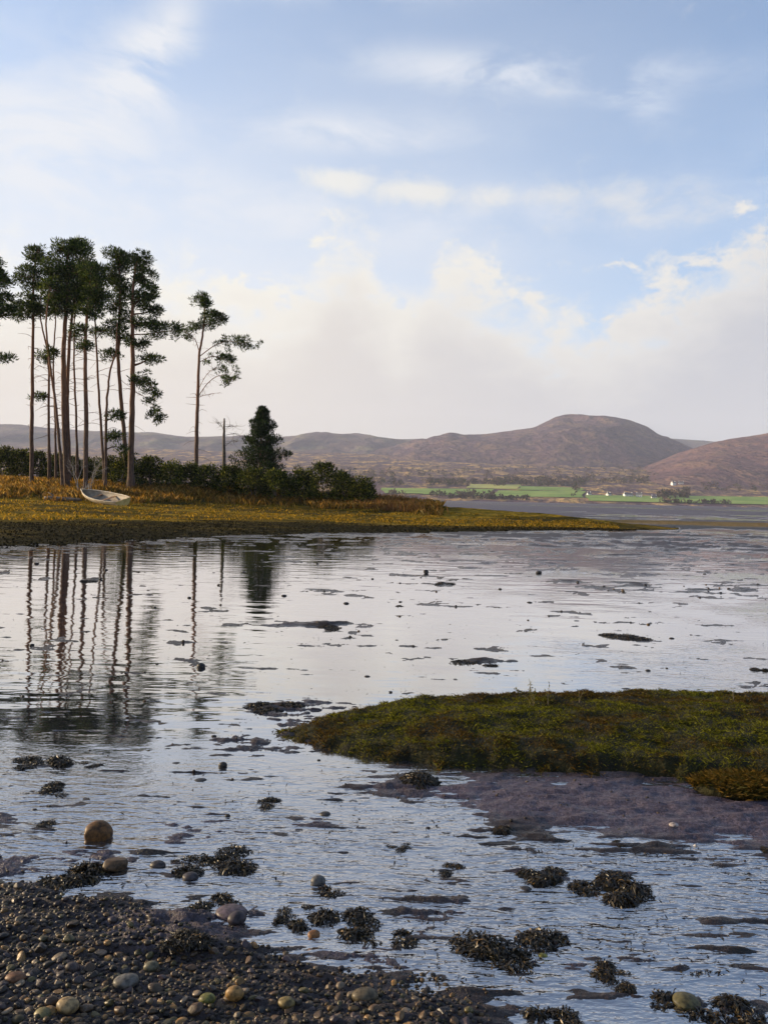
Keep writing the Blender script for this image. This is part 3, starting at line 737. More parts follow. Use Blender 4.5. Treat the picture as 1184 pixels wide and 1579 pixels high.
def pine(label, trunk, Y, w0, w1, clumps, seed, name='pine_tree', group='tall pines on the grassy point', bark=None, twigs=0, puff=8.0, extra=(), twig_range=(0.25, 0.7), dens=1.12):
    """trunk: photo pixels from base to tip; clumps: (px, py, rx, ry, count); extra: bare or leafy limbs as pixel paths"""
    rng = np.random.default_rng(seed); sc = Y / FPX
    T = at(np.array([p[0] for p in trunk], float), np.array([p[1] for p in trunk], float), np.full(len(trunk), float(Y)))
    T[:, 1] += np.cumsum(rng.normal(0, 0.12, len(T)))
    gz = float(bank_h(T[0][0], T[0][1])[0])
    base = T[0].copy(); base[2] = gz - 0.3
    if T[0][2] < gz + 0.2: T = T[1:] if len(T) > 2 else T
    T = np.vstack([base, T]); C = catmull(T, 7)
    C[2:-1, :2] += rng.normal(0, 0.015, (len(C) - 3, 2))
    arc = np.concatenate([[0], np.cumsum(np.linalg.norm(np.diff(C, axis=0), axis=1))]); arc /= arc[-1]
    rad = (w0 * sc / 2) * (1 - arc) ** 0.8 + (w1 * sc / 2) * arc ** 0.9 * (1 - 0.5 * arc); rad[:4] *= 1.3
    root = empty(name, (float(base[0]), float(base[1]), gz)); off = np.array([base[0], base[1], gz])
    mb = MB(); mb.tube(C - off, rad, 8)
    cen, rr = [], []
    def limb(p, q, r0, sag=0.0, n=5):
        p = np.asarray(p); q = np.asarray(q); m = (p + q) / 2 + np.array([0, 0, sag]) + rng.normal(0, 0.08, 3) * np.linalg.norm(q - p)
        pts = catmull([p, m, q], 3); mb.tube(pts - off, np.linspace(r0, r0 * 0.35, len(pts)), 4, False); return pts
    def on_trunk(z):
        k = int(np.argmin(np.abs(C[:, 2] - z))); return C[k], rad[k]
    for px, py, rx, ry, cnt in clumps:
        c = at(np.array(px, float), np.array(py, float), np.array(float(Y))); RX = rx * sc; RY = ry * sc
        hub = c.copy()
        lowz = c[2] - 0.35 * RX - 0.3 * RY
        a, ra = on_trunk(max(lowz, gz + 3)); limb(a, hub, max(0.03, min(ra * 0.55, 0.11)), 0.15 * RX)
        for k in range(int(cnt * dens)):
            u = rng.normal(0, 1, 3); u /= np.linalg.norm(u); u *= rng.uniform(0.2, 1) ** 0.45
            q = c + u * np.array([RX, max(RX, RY) * 0.9, RY]); cen.append(q); rr.append(puff * sc * rng.uniform(0.6, 1.15))
            if k % 3 == 0: limb(hub + (q - hub) * 0.1, q, 0.03, 0.05)
    for path, leafy, r0 in extra:
        W_ = at(np.array([p[0] for p in path], float), np.array([p[1] for p in path], float), np.full(len(path), float(Y)))
        sgn = rng.choice((-1, 1)); W_[:, 1] += sgn * np.linspace(0, 0.5 * np.linalg.norm(W_[-1] - W_[0]), len(W_))
        a, ra = on_trunk(W_[0][2]); W_[0] = a
        pts = catmull(W_, 5); mb.tube(pts - off, np.linspace(r0, 0.012, len(pts)), 5, False)
        for k in range(3, len(pts)):                           # side twigs
            for _ in range(2):
                q = pts[k] + rng.normal(0, 1, 3) * np.array([0.5, 0.5, 0.35]); limb(pts[k], q, 0.015, 0.0)
                if leafy and k > len(pts) * (1 - leafy): cen.append(q); rr.append(puff * sc * rng.uniform(0.45, 0.8))
    for k in range(int(twigs * 1.7)):                                     # dead snags on the bare stem
        z = gz + rng.uniform(*twig_range) * (C[-1][2] - gz); a, ra = on_trunk(z); th = rng.uniform(0, 2 * math.pi); ln = rng.uniform(0.4, 1.9)
        limb(a, a + np.array([math.cos(th) * ln, math.sin(th) * ln, rng.uniform(-0.5, 0.3) * ln]), 0.025, 0.1 * ln)
    put('trunk', mb.mesh('trunk', bark or M_BARK), root)
    if cen:
        put('crown', puffs_mesh('crown', np.array(cen) - off, rr, 52, 0.30, 0.075, rng), root)
    return tag(root, label, 'tree', group)

pine('leftmost standing pine of the clump with a bare straight lower stem', [(48.5, 741), (48, 640), (49.5, 520), (52, 430), (58, 380)], 66, 6.5, 3, [(58, 392, 16, 14, 26), (48, 428, 22, 20, 44), (44, 468, 20, 16, 30), (60, 480, 14, 12, 16), (34, 488, 12, 8, 9)], 1, twigs=16)
pine('thin pine with a kinked stem second from left in the clump', [(76, 741), (75.5, 640), (75, 553), (66, 495), (64, 450)], 68, 4.5, 2.5, [(68, 470, 14, 18, 18), (66, 552, 11, 7, 8), (62, 612, 12, 5, 7)], 2, twigs=10)
pine('slender leaning pine just left of the stoutest trunk', [(94, 741), (87, 631), (77, 560), (72, 500), (78, 440)], 64, 5, 2.5, [(80, 450, 16, 24, 26), (74, 545, 12, 7, 8)], 3, twigs=8)
pine('stoutest pine of the clump with a thick reddish trunk', [(104, 742), (100, 641), (97.5, 539), (101, 470), (104, 400), (106, 376)], 65, 10, 5, [(98, 384, 18, 12, 24), (118, 384, 16, 12, 24), (92, 412, 26, 18, 48), (116, 420, 24, 20, 50), (88, 446, 22, 16, 36), (112, 452, 26, 16, 44), (100, 478, 26, 12, 26)], 4, twigs=8)
pine('straight pine rising close behind the stoutest trunk', [(108, 737), (106, 640), (106.5, 588), (111, 500), (122, 420), (126, 378)], 67.5, 7, 3, [(128, 384, 12, 14, 22), (132, 412, 18, 16, 34), (134, 444, 18, 16, 30)], 5, twigs=6)
pine('orange barked pine in the centre of the clump behind the boat', [(130.5, 748), (130.5, 652), (131, 539), (135, 480), (140, 410)], 63, 8, 4, [(142, 420, 20, 18, 36), (148, 448, 20, 16, 36), (140, 474, 22, 14, 30), (124, 508, 12, 8, 9), (128, 532, 13, 7, 10)], 6, twigs=22)
pine('thin pine leaning left with a bare stem, between the two thickest stems', [(160, 716), (152.5, 606), (147, 496), (149, 440)], 68, 4.5, 2.5, [(152, 462, 14, 16, 20), (158, 512, 13, 7, 10)], 7, twigs=5)
pine('crooked thin pine curving right before the right-hand pair', [(164, 718), (167, 624), (174, 571), (182, 545), (186, 500)], 66, 5, 2.5, [(170, 548, 14, 7, 10), (178, 505, 16, 10, 14), (180, 640, 12, 7, 9), (178, 672, 13, 6, 9), (186, 690, 8, 5, 5)], 8, twigs=7)
pine('tall pine with a flat topped crown, left one of the right-hand pair', [(194, 706), (188, 624), (184, 553), (186, 464), (184, 395)], 69, 7, 3.5, [(178, 394, 18, 11, 24), (190, 408, 16, 14, 26), (172, 424, 16, 16, 28), (190, 444, 18, 16, 30), (176, 466, 18, 14, 22), (192, 490, 16, 10, 14), (188, 522, 14, 7, 10)], 9, twigs=7)
pine('thick straight pine with hanging lower boughs at the right edge of the clump', [(203, 704), (206, 588), (206, 517), (207, 446), (214, 395)], 67, 10, 4, [(216, 400, 16, 12, 24), (222, 426, 16, 16, 30), (232, 452, 15, 12, 20), (218, 462, 18, 14, 26), (234, 478, 15, 9, 14), (222, 500, 22, 10, 20), (212, 530, 20, 8, 16), (232, 552, 18, 7, 13), (214, 588, 14, 6, 9), (244, 500, 14, 7, 10)], 10, twigs=5,
     extra=[([(207, 512), (228, 512), (252, 506), (268, 508)], 0.7, 0.06), ([(206, 590), (225, 585), (240, 602), (246, 622)], 0.75, 0.045), ([(206, 606), (222, 612), (236, 630), (240, 645)], 0.5, 0.035)])
pine('lone slender pine standing apart from the clump with sparse one sided boughs', [(302.5, 716), (304, 624), (306, 549), (312, 512), (315, 475), (311, 453)], 77, 7, 2.2, [(308, 462, 13, 9, 14), (316, 470, 9, 9, 9), (326, 486, 15, 6, 12), (336, 491, 14, 7, 13), (318, 500, 15, 6, 9), (298, 502, 9, 5, 5)], 11, puff=6.5, dens=1.3, twigs=12, twig_range=(0.12, 0.5),
     extra=[([(308, 548), (330, 530), (352, 522), (370, 526), (380, 518)], 0.65, 0.05), ([(308, 560), (326, 548), (342, 552), (352, 556)], 0.65, 0.04), ([(306, 610), (322, 592), (340, 582), (356, 584), (366, 590)], 0.35, 0.045), ([(306, 596), (322, 578), (338, 570)], 0.2, 0.03),
            ([(309, 545), (299, 522), (288, 512), (278, 505)], 0.4, 0.05), ([(304, 618), (320, 610), (344, 608)], 0.0, 0.03)])
pine('pine at the picture edge, only its right-hand boughs in view', [(-34, 742), (-32, 620), (-30, 520), (-26, 430), (-22, 400)], 62, 9, 4, [(-20, 410, 22, 16, 40), (-2, 432, 20, 12, 30), (-4, 458, 20, 12, 28), (2, 478, 22, 9, 22), (-20, 480, 26, 14, 30), (2, 552, 16, 5, 9), (-26, 500, 24, 12, 20)], 12)

pine('thinnest stem of the clump, left of the stoutest trunk', [(86, 742), (85, 640), (84, 560), (90, 490), (94, 440)], 71, 3.6, 2, [(92, 470, 10, 14, 10)], 14, twigs=12)
pine('thin straight stem just right of the stoutest trunk', [(121, 744), (119, 640), (116, 560), (117, 490), (120, 440)], 70, 4.0, 2.2, [(120, 466, 10, 14, 10), (116, 520, 9, 6, 6)], 15, twigs=12)

def snag():
    root = pine('broken dead tree stump with bare twigs beside the dark conifer', [(345, 722), (345.5, 690), (346, 645)], 76, 6, 4.5, [], 13, 'dead_tree', None, M_DEADWOOD,
         extra=[([(346, 662), (338, 652), (330, 651)], 0, 0.03), ([(346, 658), (358, 657), (366, 658)], 0, 0.03), ([(346, 672), (362, 668), (372, 672)], 0, 0.03), ([(346, 690), (356, 680), (364, 680)], 0, 0.03)])
snag()

def conifer():
    rng = np.random.default_rng(40); Y = 73.0; sc = Y / FPX
    b = at(np.array(400.0), np.array(724.0), np.array(Y)); gz = float(bank_h(b[0], b[1])[0]); top = at(np.array(403.0), np.array(624.0), np.array(Y))
    root = empty('conifer_tree', (b[0], b[1], gz)); H = top[2] - gz
    mb = MB(); mb.tube([(0, 0, -0.3), (0.1, 0, H * 0.5), (0.2, 0, H * 0.97)], [0.16, 0.10, 0.02], 7); cen, rr = [], []
    for k in range(360):
        f = rng.uniform(0.05, 0.99); wmax = (0.10 + 3.9 * (1 - f) ** 0.85 * (0.80 + 0.26 * math.sin(f * 34)))
        th = rng.uniform(0, 2 * math.pi); d = wmax * rng.uniform(0.35, 1.0); asym = 1.12 if math.cos(th) > 0 else 0.95
        q = np.array([math.cos(th) * d * asym + 0.2 * f, math.sin(th) * d, f * H * 0.96 + 0.16 * d]); cen.append(q); rr.append(0.20 + 0.30 * (1 - f))
        if k % 2: mb.tube([(0.15 * f, 0, max(0.2, q[2] - 0.35 * d)), tuple(q)], [0.03, 0.01], 4, False)
    for k in range(16):                                        # lower bough sticking out towards the snag
        q = np.array([-2.2 + rng.normal(0, 0.35), rng.normal(0, 0.4), 1.9 + rng.normal(0, 0.5)]); cen.append(q); rr.append(0.33)
    put('trunk', mb.mesh('trunk', M_BARK), root)
    put('crown', puffs_mesh('crown', cen, rr, 52, 0.30, 0.07, rng, 0.7, [(0.012, 0.022, 0.009), (0.022, 0.038, 0.013), (0.045, 0.065, 0.020)], (4, 3, 1.3), 0.9), root)
    tag(root, 'dense dark green conifer, the short bushy one right of the pines', 'tree')
conifer()

def sapling(px, Y, py, h, seed, label):
    rng = np.random.default_rng(seed); b = at(np.array(float(px)), np.array(float(py)), np.array(float(Y))); gz = float(bank_h(b[0], b[1])[0])
    root = empty('bare_sapling', (b[0], b[1], gz)); mb = MB()
    def grow(p, d, ln, r, depth):
        q = p + d * ln; mb.tube(catmull([p, (p + q) / 2 + rng.normal(0, 0.05, 3) * ln, q], 3), np.linspace(r, r * 0.6, 7), 5, False)
        if depth == 0: return
        for k in range(3 if depth > 1 else 4):
            nd = d + rng.normal(0, 0.55, 3) + np.array([0, 0, 0.15]); nd /= np.linalg.norm(nd); grow(q if k else p + d * ln * 0.6, nd, ln * rng.uniform(0.5, 0.8), r * 0.55, depth - 1)
    grow(np.array([0, 0, -0.2]), np.array([0.05, 0, 1.0]), h * 0.4, 0.05, 4)
    put('trunk', mb.mesh('trunk', M_PALEBARK), root)
    tag(root, label, 'tree', 'bare saplings among the pines')
sapling(118, 62, 748, 3.4, 3, 'pale bare sapling with twiggy fork between the stout and orange pines')
sapling(140, 61, 750, 3.6, 4, 'bare whitish sapling right behind the boat bow')
sapling(128, 60.5, 752, 2.2, 8, 'smallest bare sapling, low twigs just above the boat')

GORSE = [(0.028, 0.040, 0.008), (0.058, 0.072, 0.013), (0.15, 0.15, 0.024), (0.014, 0.019, 0.005)]
def bush(px, Y, hw, top_py, seed, label, group='gorse thicket under the pines', bright=1.0):
    rng = np.random.default_rng(seed); sc = Y / FPX
    b = at(np.array(float(px)), np.array(760.0), np.array(float(Y))); tp = at(np.array(float(px)), np.array(float(top_py)), np.array(float(Y)))
    gz = float(bank_h(b[0], Y)[0]); H = max(0.8, tp[2] - gz); RW = hw * sc
    root = empty('gorse_bush', (b[0], Y, gz)); cen, rr = [], []
    for k in range(int(40 + RW * 22)):
        th = rng.uniform(0, 2 * math.pi); f = rng.uniform(0.05, 1) ** 0.8; w = RW * math.sqrt(max(0.05, 1 - (f * 0.92) ** 2)) * rng.uniform(0.5, 1.05)
        cen.append((math.cos(th) * w, math.sin(th) * w * 0.9, H * f * rng.uniform(0.88, 0.98))); rr.append(rng.uniform(0.32, 0.6))
    mb = MB()
    for k in range(7): q = cen[k * 2]; mb.tube([(q[0] * 0.1, q[1] * 0.1, -0.2), (q[0] * 0.5, q[1] * 0.5, q[2] * 0.5), q], [0.05, 0.035, 0.015], 5, False)
    put('stem', mb.mesh('stem', M_DEADWOOD), root)
    cols = [tuple(c_ * bright for c_ in c) for c in GORSE]
    put('foliage', puffs_mesh('foliage', cen, rr, 52, 0.22, 0.10, rng, 0.8, cols, (4, 3, 2.0, 3), 0.7, M_LEAF), root)
    tag(root, label, 'bush', group)

for i, (px, Y, hw, tpy, lab) in enumerate([(4, 74, 20, 690, 'dark gorse bush cut off by the left picture edge'), (30, 76, 20, 692, 'dark gorse bush just left of the leftmost standing pine'), (58, 75, 20, 697, 'dark gorse bush between the leftmost and the kinked thin pine'),
        (86, 74, 19, 702, 'dark gorse bush behind the slender leaning pine'), (112, 73, 18, 706, 'dark gorse bush right behind the stoutest trunk'), (142, 74, 20, 706, 'dark gorse bush behind the orange barked pine'), (168, 71, 18, 704, 'dark gorse bush between the crooked pine and the tallest bush')]):
    bush(px, Y, hw, tpy, 200 + i, lab)
bush(196, 69, 25, 699, 230, 'tallest rounded gorse bush at the foot of the right-hand pines')
bush(232, 70, 20, 703, 231, 'gorse bush right next to the tallest rounded one')
bush(262, 72, 20, 713, 232, 'low yellowish green gorse bush left of the lone pine', bright=1.5)
bush(292, 73, 20, 716, 233, 'gorse bush around the foot of the lone pine')
bush(322, 72, 22, 718, 234, 'gorse bush between the lone pine and the dead stump', bright=1.2)
bush(356, 71, 22, 719, 235, 'gorse bush in front of the dead stump')
bush(392, 69, 26, 722, 236, 'gorse bush at the foot of the dark conifer')
bush(428, 68, 24, 726, 237, 'yellowish gorse bush right of the dark conifer', bright=1.4)
bush(464, 68, 22, 722, 238, 'gorse bush on the rise past the conifer', bright=1.1)
bush(500, 67, 26, 713, 239, 'tall humped gorse bush near the right end of the thicket')
bush(532, 66, 18, 727, 240, 'gorse bush sloping down beside the tall humped one')
bush(560, 65, 18, 738, 241, 'rightmost low gorse bush ending the thicket on the spit')

# ------------------------------------------------------------------ grasses of the bank
def build_bank_grass():
    rng = np.random.default_rng(50)
    def scatter(n_, s0, s1, t0, t1):
        t = rng.uniform(t0, t1, n_); s = rng.uniform(s0, s1, n_)
        yw = np.interp(t, CT, YW); yc = np.interp(t, CT, YC); Y = yw + s * (yc - yw); X = t * Y
        z, _ = bank_h(X, Y); return np.stack([X, Y, z - 0.02], 1), t, s
    P, t, s = scatter(52000, 0.76, 1.06, -0.62, 0.075)
    dens = fbm(P[:, 0] * 0.35, P[:, 1] * 0.5, 3, 71) + 0.9 * sstep(0.76, 0.92, s) - 0.25
    P = P[dens + rng.uniform(-0.3, 0.3, len(P)) > 0.1]; n_ = len(P)
    V, F = blades(P, rng.uniform(0.22, 0.62, n_), rng.uniform(0.03, 0.06, n_), 0.3, rng)
    col = palette(rng, n_, [(0.30, 0.165, 0.032), (0.20, 0.105, 0.022), (0.10, 0.060, 0.013), (0.06, 0.055, 0.011), (0.42, 0.28, 0.09)], (4, 4, 3, 3, 1.2))
    tag(put('dry_grass', mesh_np('dry_grass', V, F, M_BLADE, False, cattr=np.repeat(col, 4, 0))), 'tall golden dry grass along the foot of the gorse', 'grass', kind='stuff')
    P, t, s = scatter(42000, 0.24, 0.86, -0.62, 0.30)
    dens = fbm(P[:, 0] * 0.5, P[:, 1] * 0.7, 3, 72) + 0.6 * fbm(P[:, 0] * 0.10, P[:, 1] * 0.3, 3, 76); P = P[dens > 0.0]; n_ = len(P)
    V, F = blades(P, rng.uniform(0.06, 0.16, n_), rng.uniform(0.04, 0.09, n_), 0.6, rng)
    col = palette(rng, n_, [(0.27, 0.16, 0.015), (0.15, 0.095, 0.010), (0.055, 0.050, 0.007), (0.36, 0.23, 0.027)], (3, 4, 4, 1.5))
    tag(put('short_grass', mesh_np('short_grass', V, F, M_BLADE, False, cattr=np.repeat(col, 4, 0))), 'short amber saltmarsh grass sloping to the water', 'grass', kind='stuff')
    P, t, s = scatter(30000, -0.01, 0.22, -0.62, 0.34); n_ = len(P); P[:, 2] += 0.0
    V, F = quads(P, rng.normal(0, 1, (n_, 3)) + np.array([0, 0, 0.4]), rng.normal(0, 1, (n_, 3)), rng.uniform(0.05, 0.11, n_), rng.uniform(0.03, 0.07, n_))
    col = palette(rng, n_, [(0.010, 0.009, 0.005), (0.024, 0.019, 0.009), (0.055, 0.040, 0.014)], (4, 3, 1.3))
    tag(put('shore_wrack', mesh_np('shore_wrack', V, F, M_WRACK, False, cattr=np.repeat(col, 4, 0))), 'dark seaweed wrack strewn along the far waterline', 'seaweed', kind='stuff')
    # reddish reeds at the end of the thicket
    P, t, s = scatter(9000, 0.80, 1.10, -0.06, 0.085); P = P[rng.uniform(0, 1, len(P)) < np.exp(-((t - 0.01) / 0.035) ** 2) * (0.5 + 1.2 * np.clip(fbm(P[:, 0] * 0.8, P[:, 1] * 0.8, 3, 78), 0, 1))]; n_ = len(P)
    V, F = blades(P, rng.uniform(0.35, 0.85, n_), rng.uniform(0.03, 0.05, n_), 0.16, rng)
    col = palette(rng, n_, [(0.20, 0.10, 0.04), (0.13, 0.07, 0.03), (0.28, 0.17, 0.07)], (3, 3, 1))
    tag(put('reeds', mesh_np('reeds', V, F, M_BLADE, False, cattr=np.repeat(col, 4, 0))), 'reddish brown reeds past the right end of the thicket', 'reeds', kind='stuff')
build_bank_grass()

def build_turf_grass():
    rng = np.random.default_rng(60); n_ = 380000
    X = rng.uniform(-1.1, 6.4, n_); Y = rng.uniform(4.1, 7.0, n_); h, d = turf_h(X, Y)
    k = (d > 0.0); X, Y, h, d = X[k], Y[k], h[k], d[k]
    pat = fbm(X * 1.6, Y * 1.9, 4, 73); clump = fbm(X * 7, Y * 8, 3, 74)
    keep = clump + rng.uniform(-0.5, 0.5, len(X)) > -0.22; X, Y, h, d, pat, clump = [a[keep] for a in (X, Y, h, d, pat, clump)]
    m = len(X); P = np.stack([X, Y, h - 0.004], 1)
    H = rng.uniform(0.007, 0.020, m) * (1 + 1.1 * np.clip(clump, 0, 1)) * (1 + 0.5 * np.exp(-d / 0.06)); V, F = blades(P, H, rng.uniform(0.0015, 0.0027, m), 0.8, rng)
    A = palette(rng, m, [(0.074, 0.080, 0.007), (0.140, 0.140, 0.014), (0.032, 0.034, 0.005)], (4, 2.6, 3.0)); B = palette(rng, m, [(0.060, 0.036, 0.008), (0.034, 0.024, 0.007), (0.13, 0.095, 0.03)], (4, 4, 0.8))
    w = sstep(-0.1, 0.25, pat + 0.12 * sstep(0.25, 0.0, d) + rng.normal(0, 0.12, m))[:, None]
    tag(put('turf_grass', mesh_np('turf_grass', V, F, M_BLADE, False, cattr=np.repeat(A * (1 - w) + B * w, 4, 0))), 'short olive and brown grass covering the near bank', 'grass', kind='stuff')
build_turf_grass()

# ------------------------------------------------------------------ boat and what lies by it
M_BOATWHITE = mat_simple('weathered_cream_paint', (0.30, 0.25, 0.17), (0.62, 0.55, 0.43), 3, 0.55, 0.004, 0.4, world=False)
M_BOATIN = mat_simple('grey_boat_inside', (0.16, 0.13, 0.10), (0.30, 0.25, 0.19), 4, 0.7, world=False)
M_BOATWOOD = mat_simple('varnished_oak', (0.20, 0.10, 0.04), (0.32, 0.18, 0.08), 6, 0.5, world=False)
M_BOATYEL = mat_simple('yellow_paint', (0.36, 0.25, 0.07), (0.50, 0.38, 0.14), 4, 0.5, world=False)

def boat():
    c = at(np.array(160.0), np.array(771.0), np.array(57.0)); z = float(bank_h(c[0], 57.0)[0])
    root = empty('rowing_boat', (c[0], 57.0, z + 0.06), R(145)); root.rotation_euler.x = R(-17); root.rotation_euler.y = R(-6); root.scale = (1.18, 1.05, 0.92)
    L = 4.1; nu, nv = 22, 9
    def sec(u, off=0.0):
        b = 0.80 * (1 - abs((u - 0.38) / 0.62) ** 2.3) if u > 0.38 else 0.80 - 0.20 * ((0.38 - u) / 0.38) ** 2
        b = max(b, 0.012) ; sh = 0.56 + 0.26 * max(0, u - 0.3) ** 2 / 0.49 + 0.04 * (1 - u); kz = 0.02 + 0.34 * u ** 7
        P = []
        for j in range(nv):
            a = j / (nv - 1); P.append((b * math.sin(a * math.pi / 2) ** 0.75 - off * (b > 0.05), kz + (sh - kz) * (1 - math.cos(a * math.pi / 2)) ** 0.85 + off * (1 - a)))
        return P
    def shell(off):
        V = []
        for i in range(nu):
            u = i / (nu - 1); x = -L / 2 + L * u + 0.12 * u; P = sec(u, off)
            V += [(x, -y_, z_) for y_, z_ in P[::-1]] + [(x, y_, z_) for y_, z_ in P[1:]]
        return V, 2 * nv - 1
    V, w = shell(0); Fo = [(i * w + j, i * w + j + 1, (i + 1) * w + j + 1, (i + 1) * w + j) for i in range(nu - 1) for j in range(w - 1)]
    m = MB(); m.add(V, Fo); put('hull', m.mesh('hull', M_BOATWHITE), root)
    Vi, w = shell(0.03); m = MB(); m.add(Vi, [f[::-1] for f in Fo]); put('lining', m.mesh('lining', M_BOATIN), root)
    m = MB(); P = [(-L / 2, y_, z_) for y_, z_ in [(-a, b) for a, b in sec(0)[::-1]] + sec(0)[1:]]; Pb = [(-L / 2 + 0.045, a[1] * 0.97, a[2]) for a in P]; k = len(P)
    m.add(P + Pb, [tuple(range(k))[::-1], tuple(range(k, 2 * k))] + [(i, (i + 1) % k, k + (i + 1) % k, k + i) for i in range(k)]); put('transom', m.mesh('transom', M_BOATYEL, False), root)
    for s in (-1, 1):
        m = MB(); pts = []
        for i in range(nu):
            u = i / (nu - 1); a, b = sec(u)[-1]; pts.append((-L / 2 + L * u + 0.12 * u, s * a, b))
        m.tube(pts, 0.032, 6); put('gunwale', m.mesh('gunwale', M_BOATWHITE), root)
    for u, wd in ((0.05, 0.30), (0.36, 0.24), (0.66, 0.22)):
        a = sec(u)[-2][0]; m = MB(); m.box((-L / 2 + L * (u + 0.04), 0, 0.40), (wd, 2 * a - 0.06, 0.035)); put('thwart', m.mesh('thwart', M_BOATWOOD, False), root)
    m = MB(); m.tube([(-L / 2, 0, 0.0), (0, 0, 0.0), (L * 0.36, 0, 0.02), (L * 0.46, 0, 0.14), (L / 2 + 0.1, 0, 0.42), (L / 2 + 0.15, 0, 0.86)], 0.03, 6); put('keel', m.mesh('keel', M_BOATWOOD), root)
    for s in (-1, 1):
        m = MB(); a, b = sec(0.5)[-1]; m.tube([(-0.0, s * a, b), (0, s * a, b + 0.10)], 0.02, 6); put('rowlock', m.mesh('rowlock', M_SLATE), root)
    tag(root, 'weathered cream rowing boat lying tilted on the golden grass', 'boat')
boat()

def post():
    c = at(np.array(136.5), np.array(757.0), np.array(60.0)); z = float(bank_h(c[0], 60.0)[0])
    m = MB(); m.tube([(0, 0, -0.2), (0.01, 0, 0.5), (0.03, 0, 1.05)], [0.05, 0.045, 0.04], 7)
    tag(put('mooring_post', m.mesh('mooring_post', M_PALEBARK), None, (c[0], 60.0, z)), 'short pale post standing behind the bow of the boat', 'post')
post()

def driftwood():
    c = at(np.array(98.0), np.array(771.0), np.array(58.0)); z = float(bank_h(c[0], 58.0)[0])
    root = empty('driftwood_log', (c[0], 58.0, z), R(-6)); m = MB()
    m.tube(catmull([(-1.5, 0, 0.22), (-0.6, 0.05, 0.16), (0.4, 0, 0.14), (1.45, -0.1, 0.12)], 5), np.array([0.10, 0.15, 0.17, 0.18, 0.17, 0.18, 0.16, 0.17, 0.16, 0.15, 0.14, 0.14, 0.13, 0.12, 0.11, 0.08]), 9)
    put('log', m.mesh('log', M_DEADWOOD), root)
    m = MB(); m.tube([(-0.7, 0, 0.25), (-1.0, 0.1, 0.5), (-1.3, 0.1, 0.62)], [0.07, 0.05, 0.02], 6); put('broken_branch', m.mesh('broken_branch', M_DEADWOOD), root)
    tag(root, 'dark driftwood log lying in the grass left of the boat', 'driftwood')
driftwood()

# ------------------------------------------------------------------ stones
def ico(sub):
    bm_v = [(-1, 1.618, 0), (1, 1.618, 0), (-1, -1.618, 0), (1, -1.618, 0), (0, -1, 1.618), (0, 1, 1.618), (0, -1, -1.618), (0, 1, -1.618), (1.618, 0, -1), (1.618, 0, 1), (-1.618, 0, -1), (-1.618, 0, 1)]
    V = [np.array(v, float) / np.linalg.norm(v) for v in bm_v]
    F = [(0, 11, 5), (0, 5, 1), (0, 1, 7), (0, 7, 10), (0, 10, 11), (1, 5, 9), (5, 11, 4), (11, 10, 2), (10, 7, 6), (7, 1, 8), (3, 9, 4), (3, 4, 2), (3, 2, 6), (3, 6, 8), (3, 8, 9), (4, 9, 5), (2, 4, 11), (6, 2, 10), (8, 6, 7), (9, 8, 1)]
    for _ in range(sub):
        mid = {}; G = []
        def mp(a, b):
            k = (min(a, b), max(a, b))
            if k not in mid: v = V[a] + V[b]; V.append(v / np.linalg.norm(v)); mid[k] = len(V) - 1
            return mid[k]
        for a, b, c in F:
            x, y, z = mp(a, b), mp(b, c), mp(c, a); G += [(a, x, z), (b, y, x), (c, z, y), (x, y, z)]
        F = G
    return np.array(V), np.array(F)
ICO0, ICO1, ICO2, ICO3 = ico(0), ico(1), ico(2), ico(3)

def lump(base, rng, amt, ang=0.0):
    V, F = base; W = V.copy()
    for k in range(7):
        d = rng.normal(0, 1, 3); d /= np.linalg.norm(d); W = W * (1 + amt * rng.uniform(-1, 1) * np.sin(1.7 * (V @ d) + rng.uniform(0, 6)))[:, None]
    if ang:
        for k in range(6):
            d = rng.normal(0, 1, 3); d /= np.linalg.norm(d); c = rng.uniform(0.62, 0.85); e = np.maximum(W @ d - c, 0); W = W - ang * e[:, None] * d
    return W, F

def mat_pebble(name, col):
    m, n, b = material(name)
    rnd = n.new('ShaderNodeObjectInfo').outputs['Random']; p = objpos(n)
    c = n.vmath('MULTIPLY', col, n.comb(*[n.math('ADD', 0.75, n.math('MULTIPLY', rnd, 1.0))] * 3))
    f = n.noise(p, 70, 5, 0.7); g_ = n.noise(p, 18, 3, 0.5)
    c = n.mix(n.ss(f, 0.35, 0.75), c, n.vmath('MULTIPLY', c, (0.42, 0.40, 0.38))); c = n.mix(n.math('MULTIPLY', n.ss(g_, 0.45, 0.7), 0.5), c, (0.030, 0.026, 0.012))
    n.put(b.inputs['Base Color'], c); n.put(b.inputs['Roughness'], n.ss(g_, 0.3, 0.7, 0.26, 0.6)); n.put(b.inputs['Specular IOR Level'], 0.38); n.put(b.inputs['Normal'], n.bump(f, 0.6, 0.004))
    return m
PEBBLES = [('dark grey', (0.016, 0.012, 0.010), 5), ('brown', (0.062, 0.036, 0.017), 5), ('mauve grey', (0.044, 0.029, 0.029), 4), ('olive', (0.064, 0.052, 0.016), 3), ('ochre', (0.19, 0.105, 0.032), 2), ('tan', (0.15, 0.11, 0.07), 2)]
PEB_MATS = [mat_pebble('pebble_' + a.replace(' ', '_'), c) for a, c, w in PEBBLES]

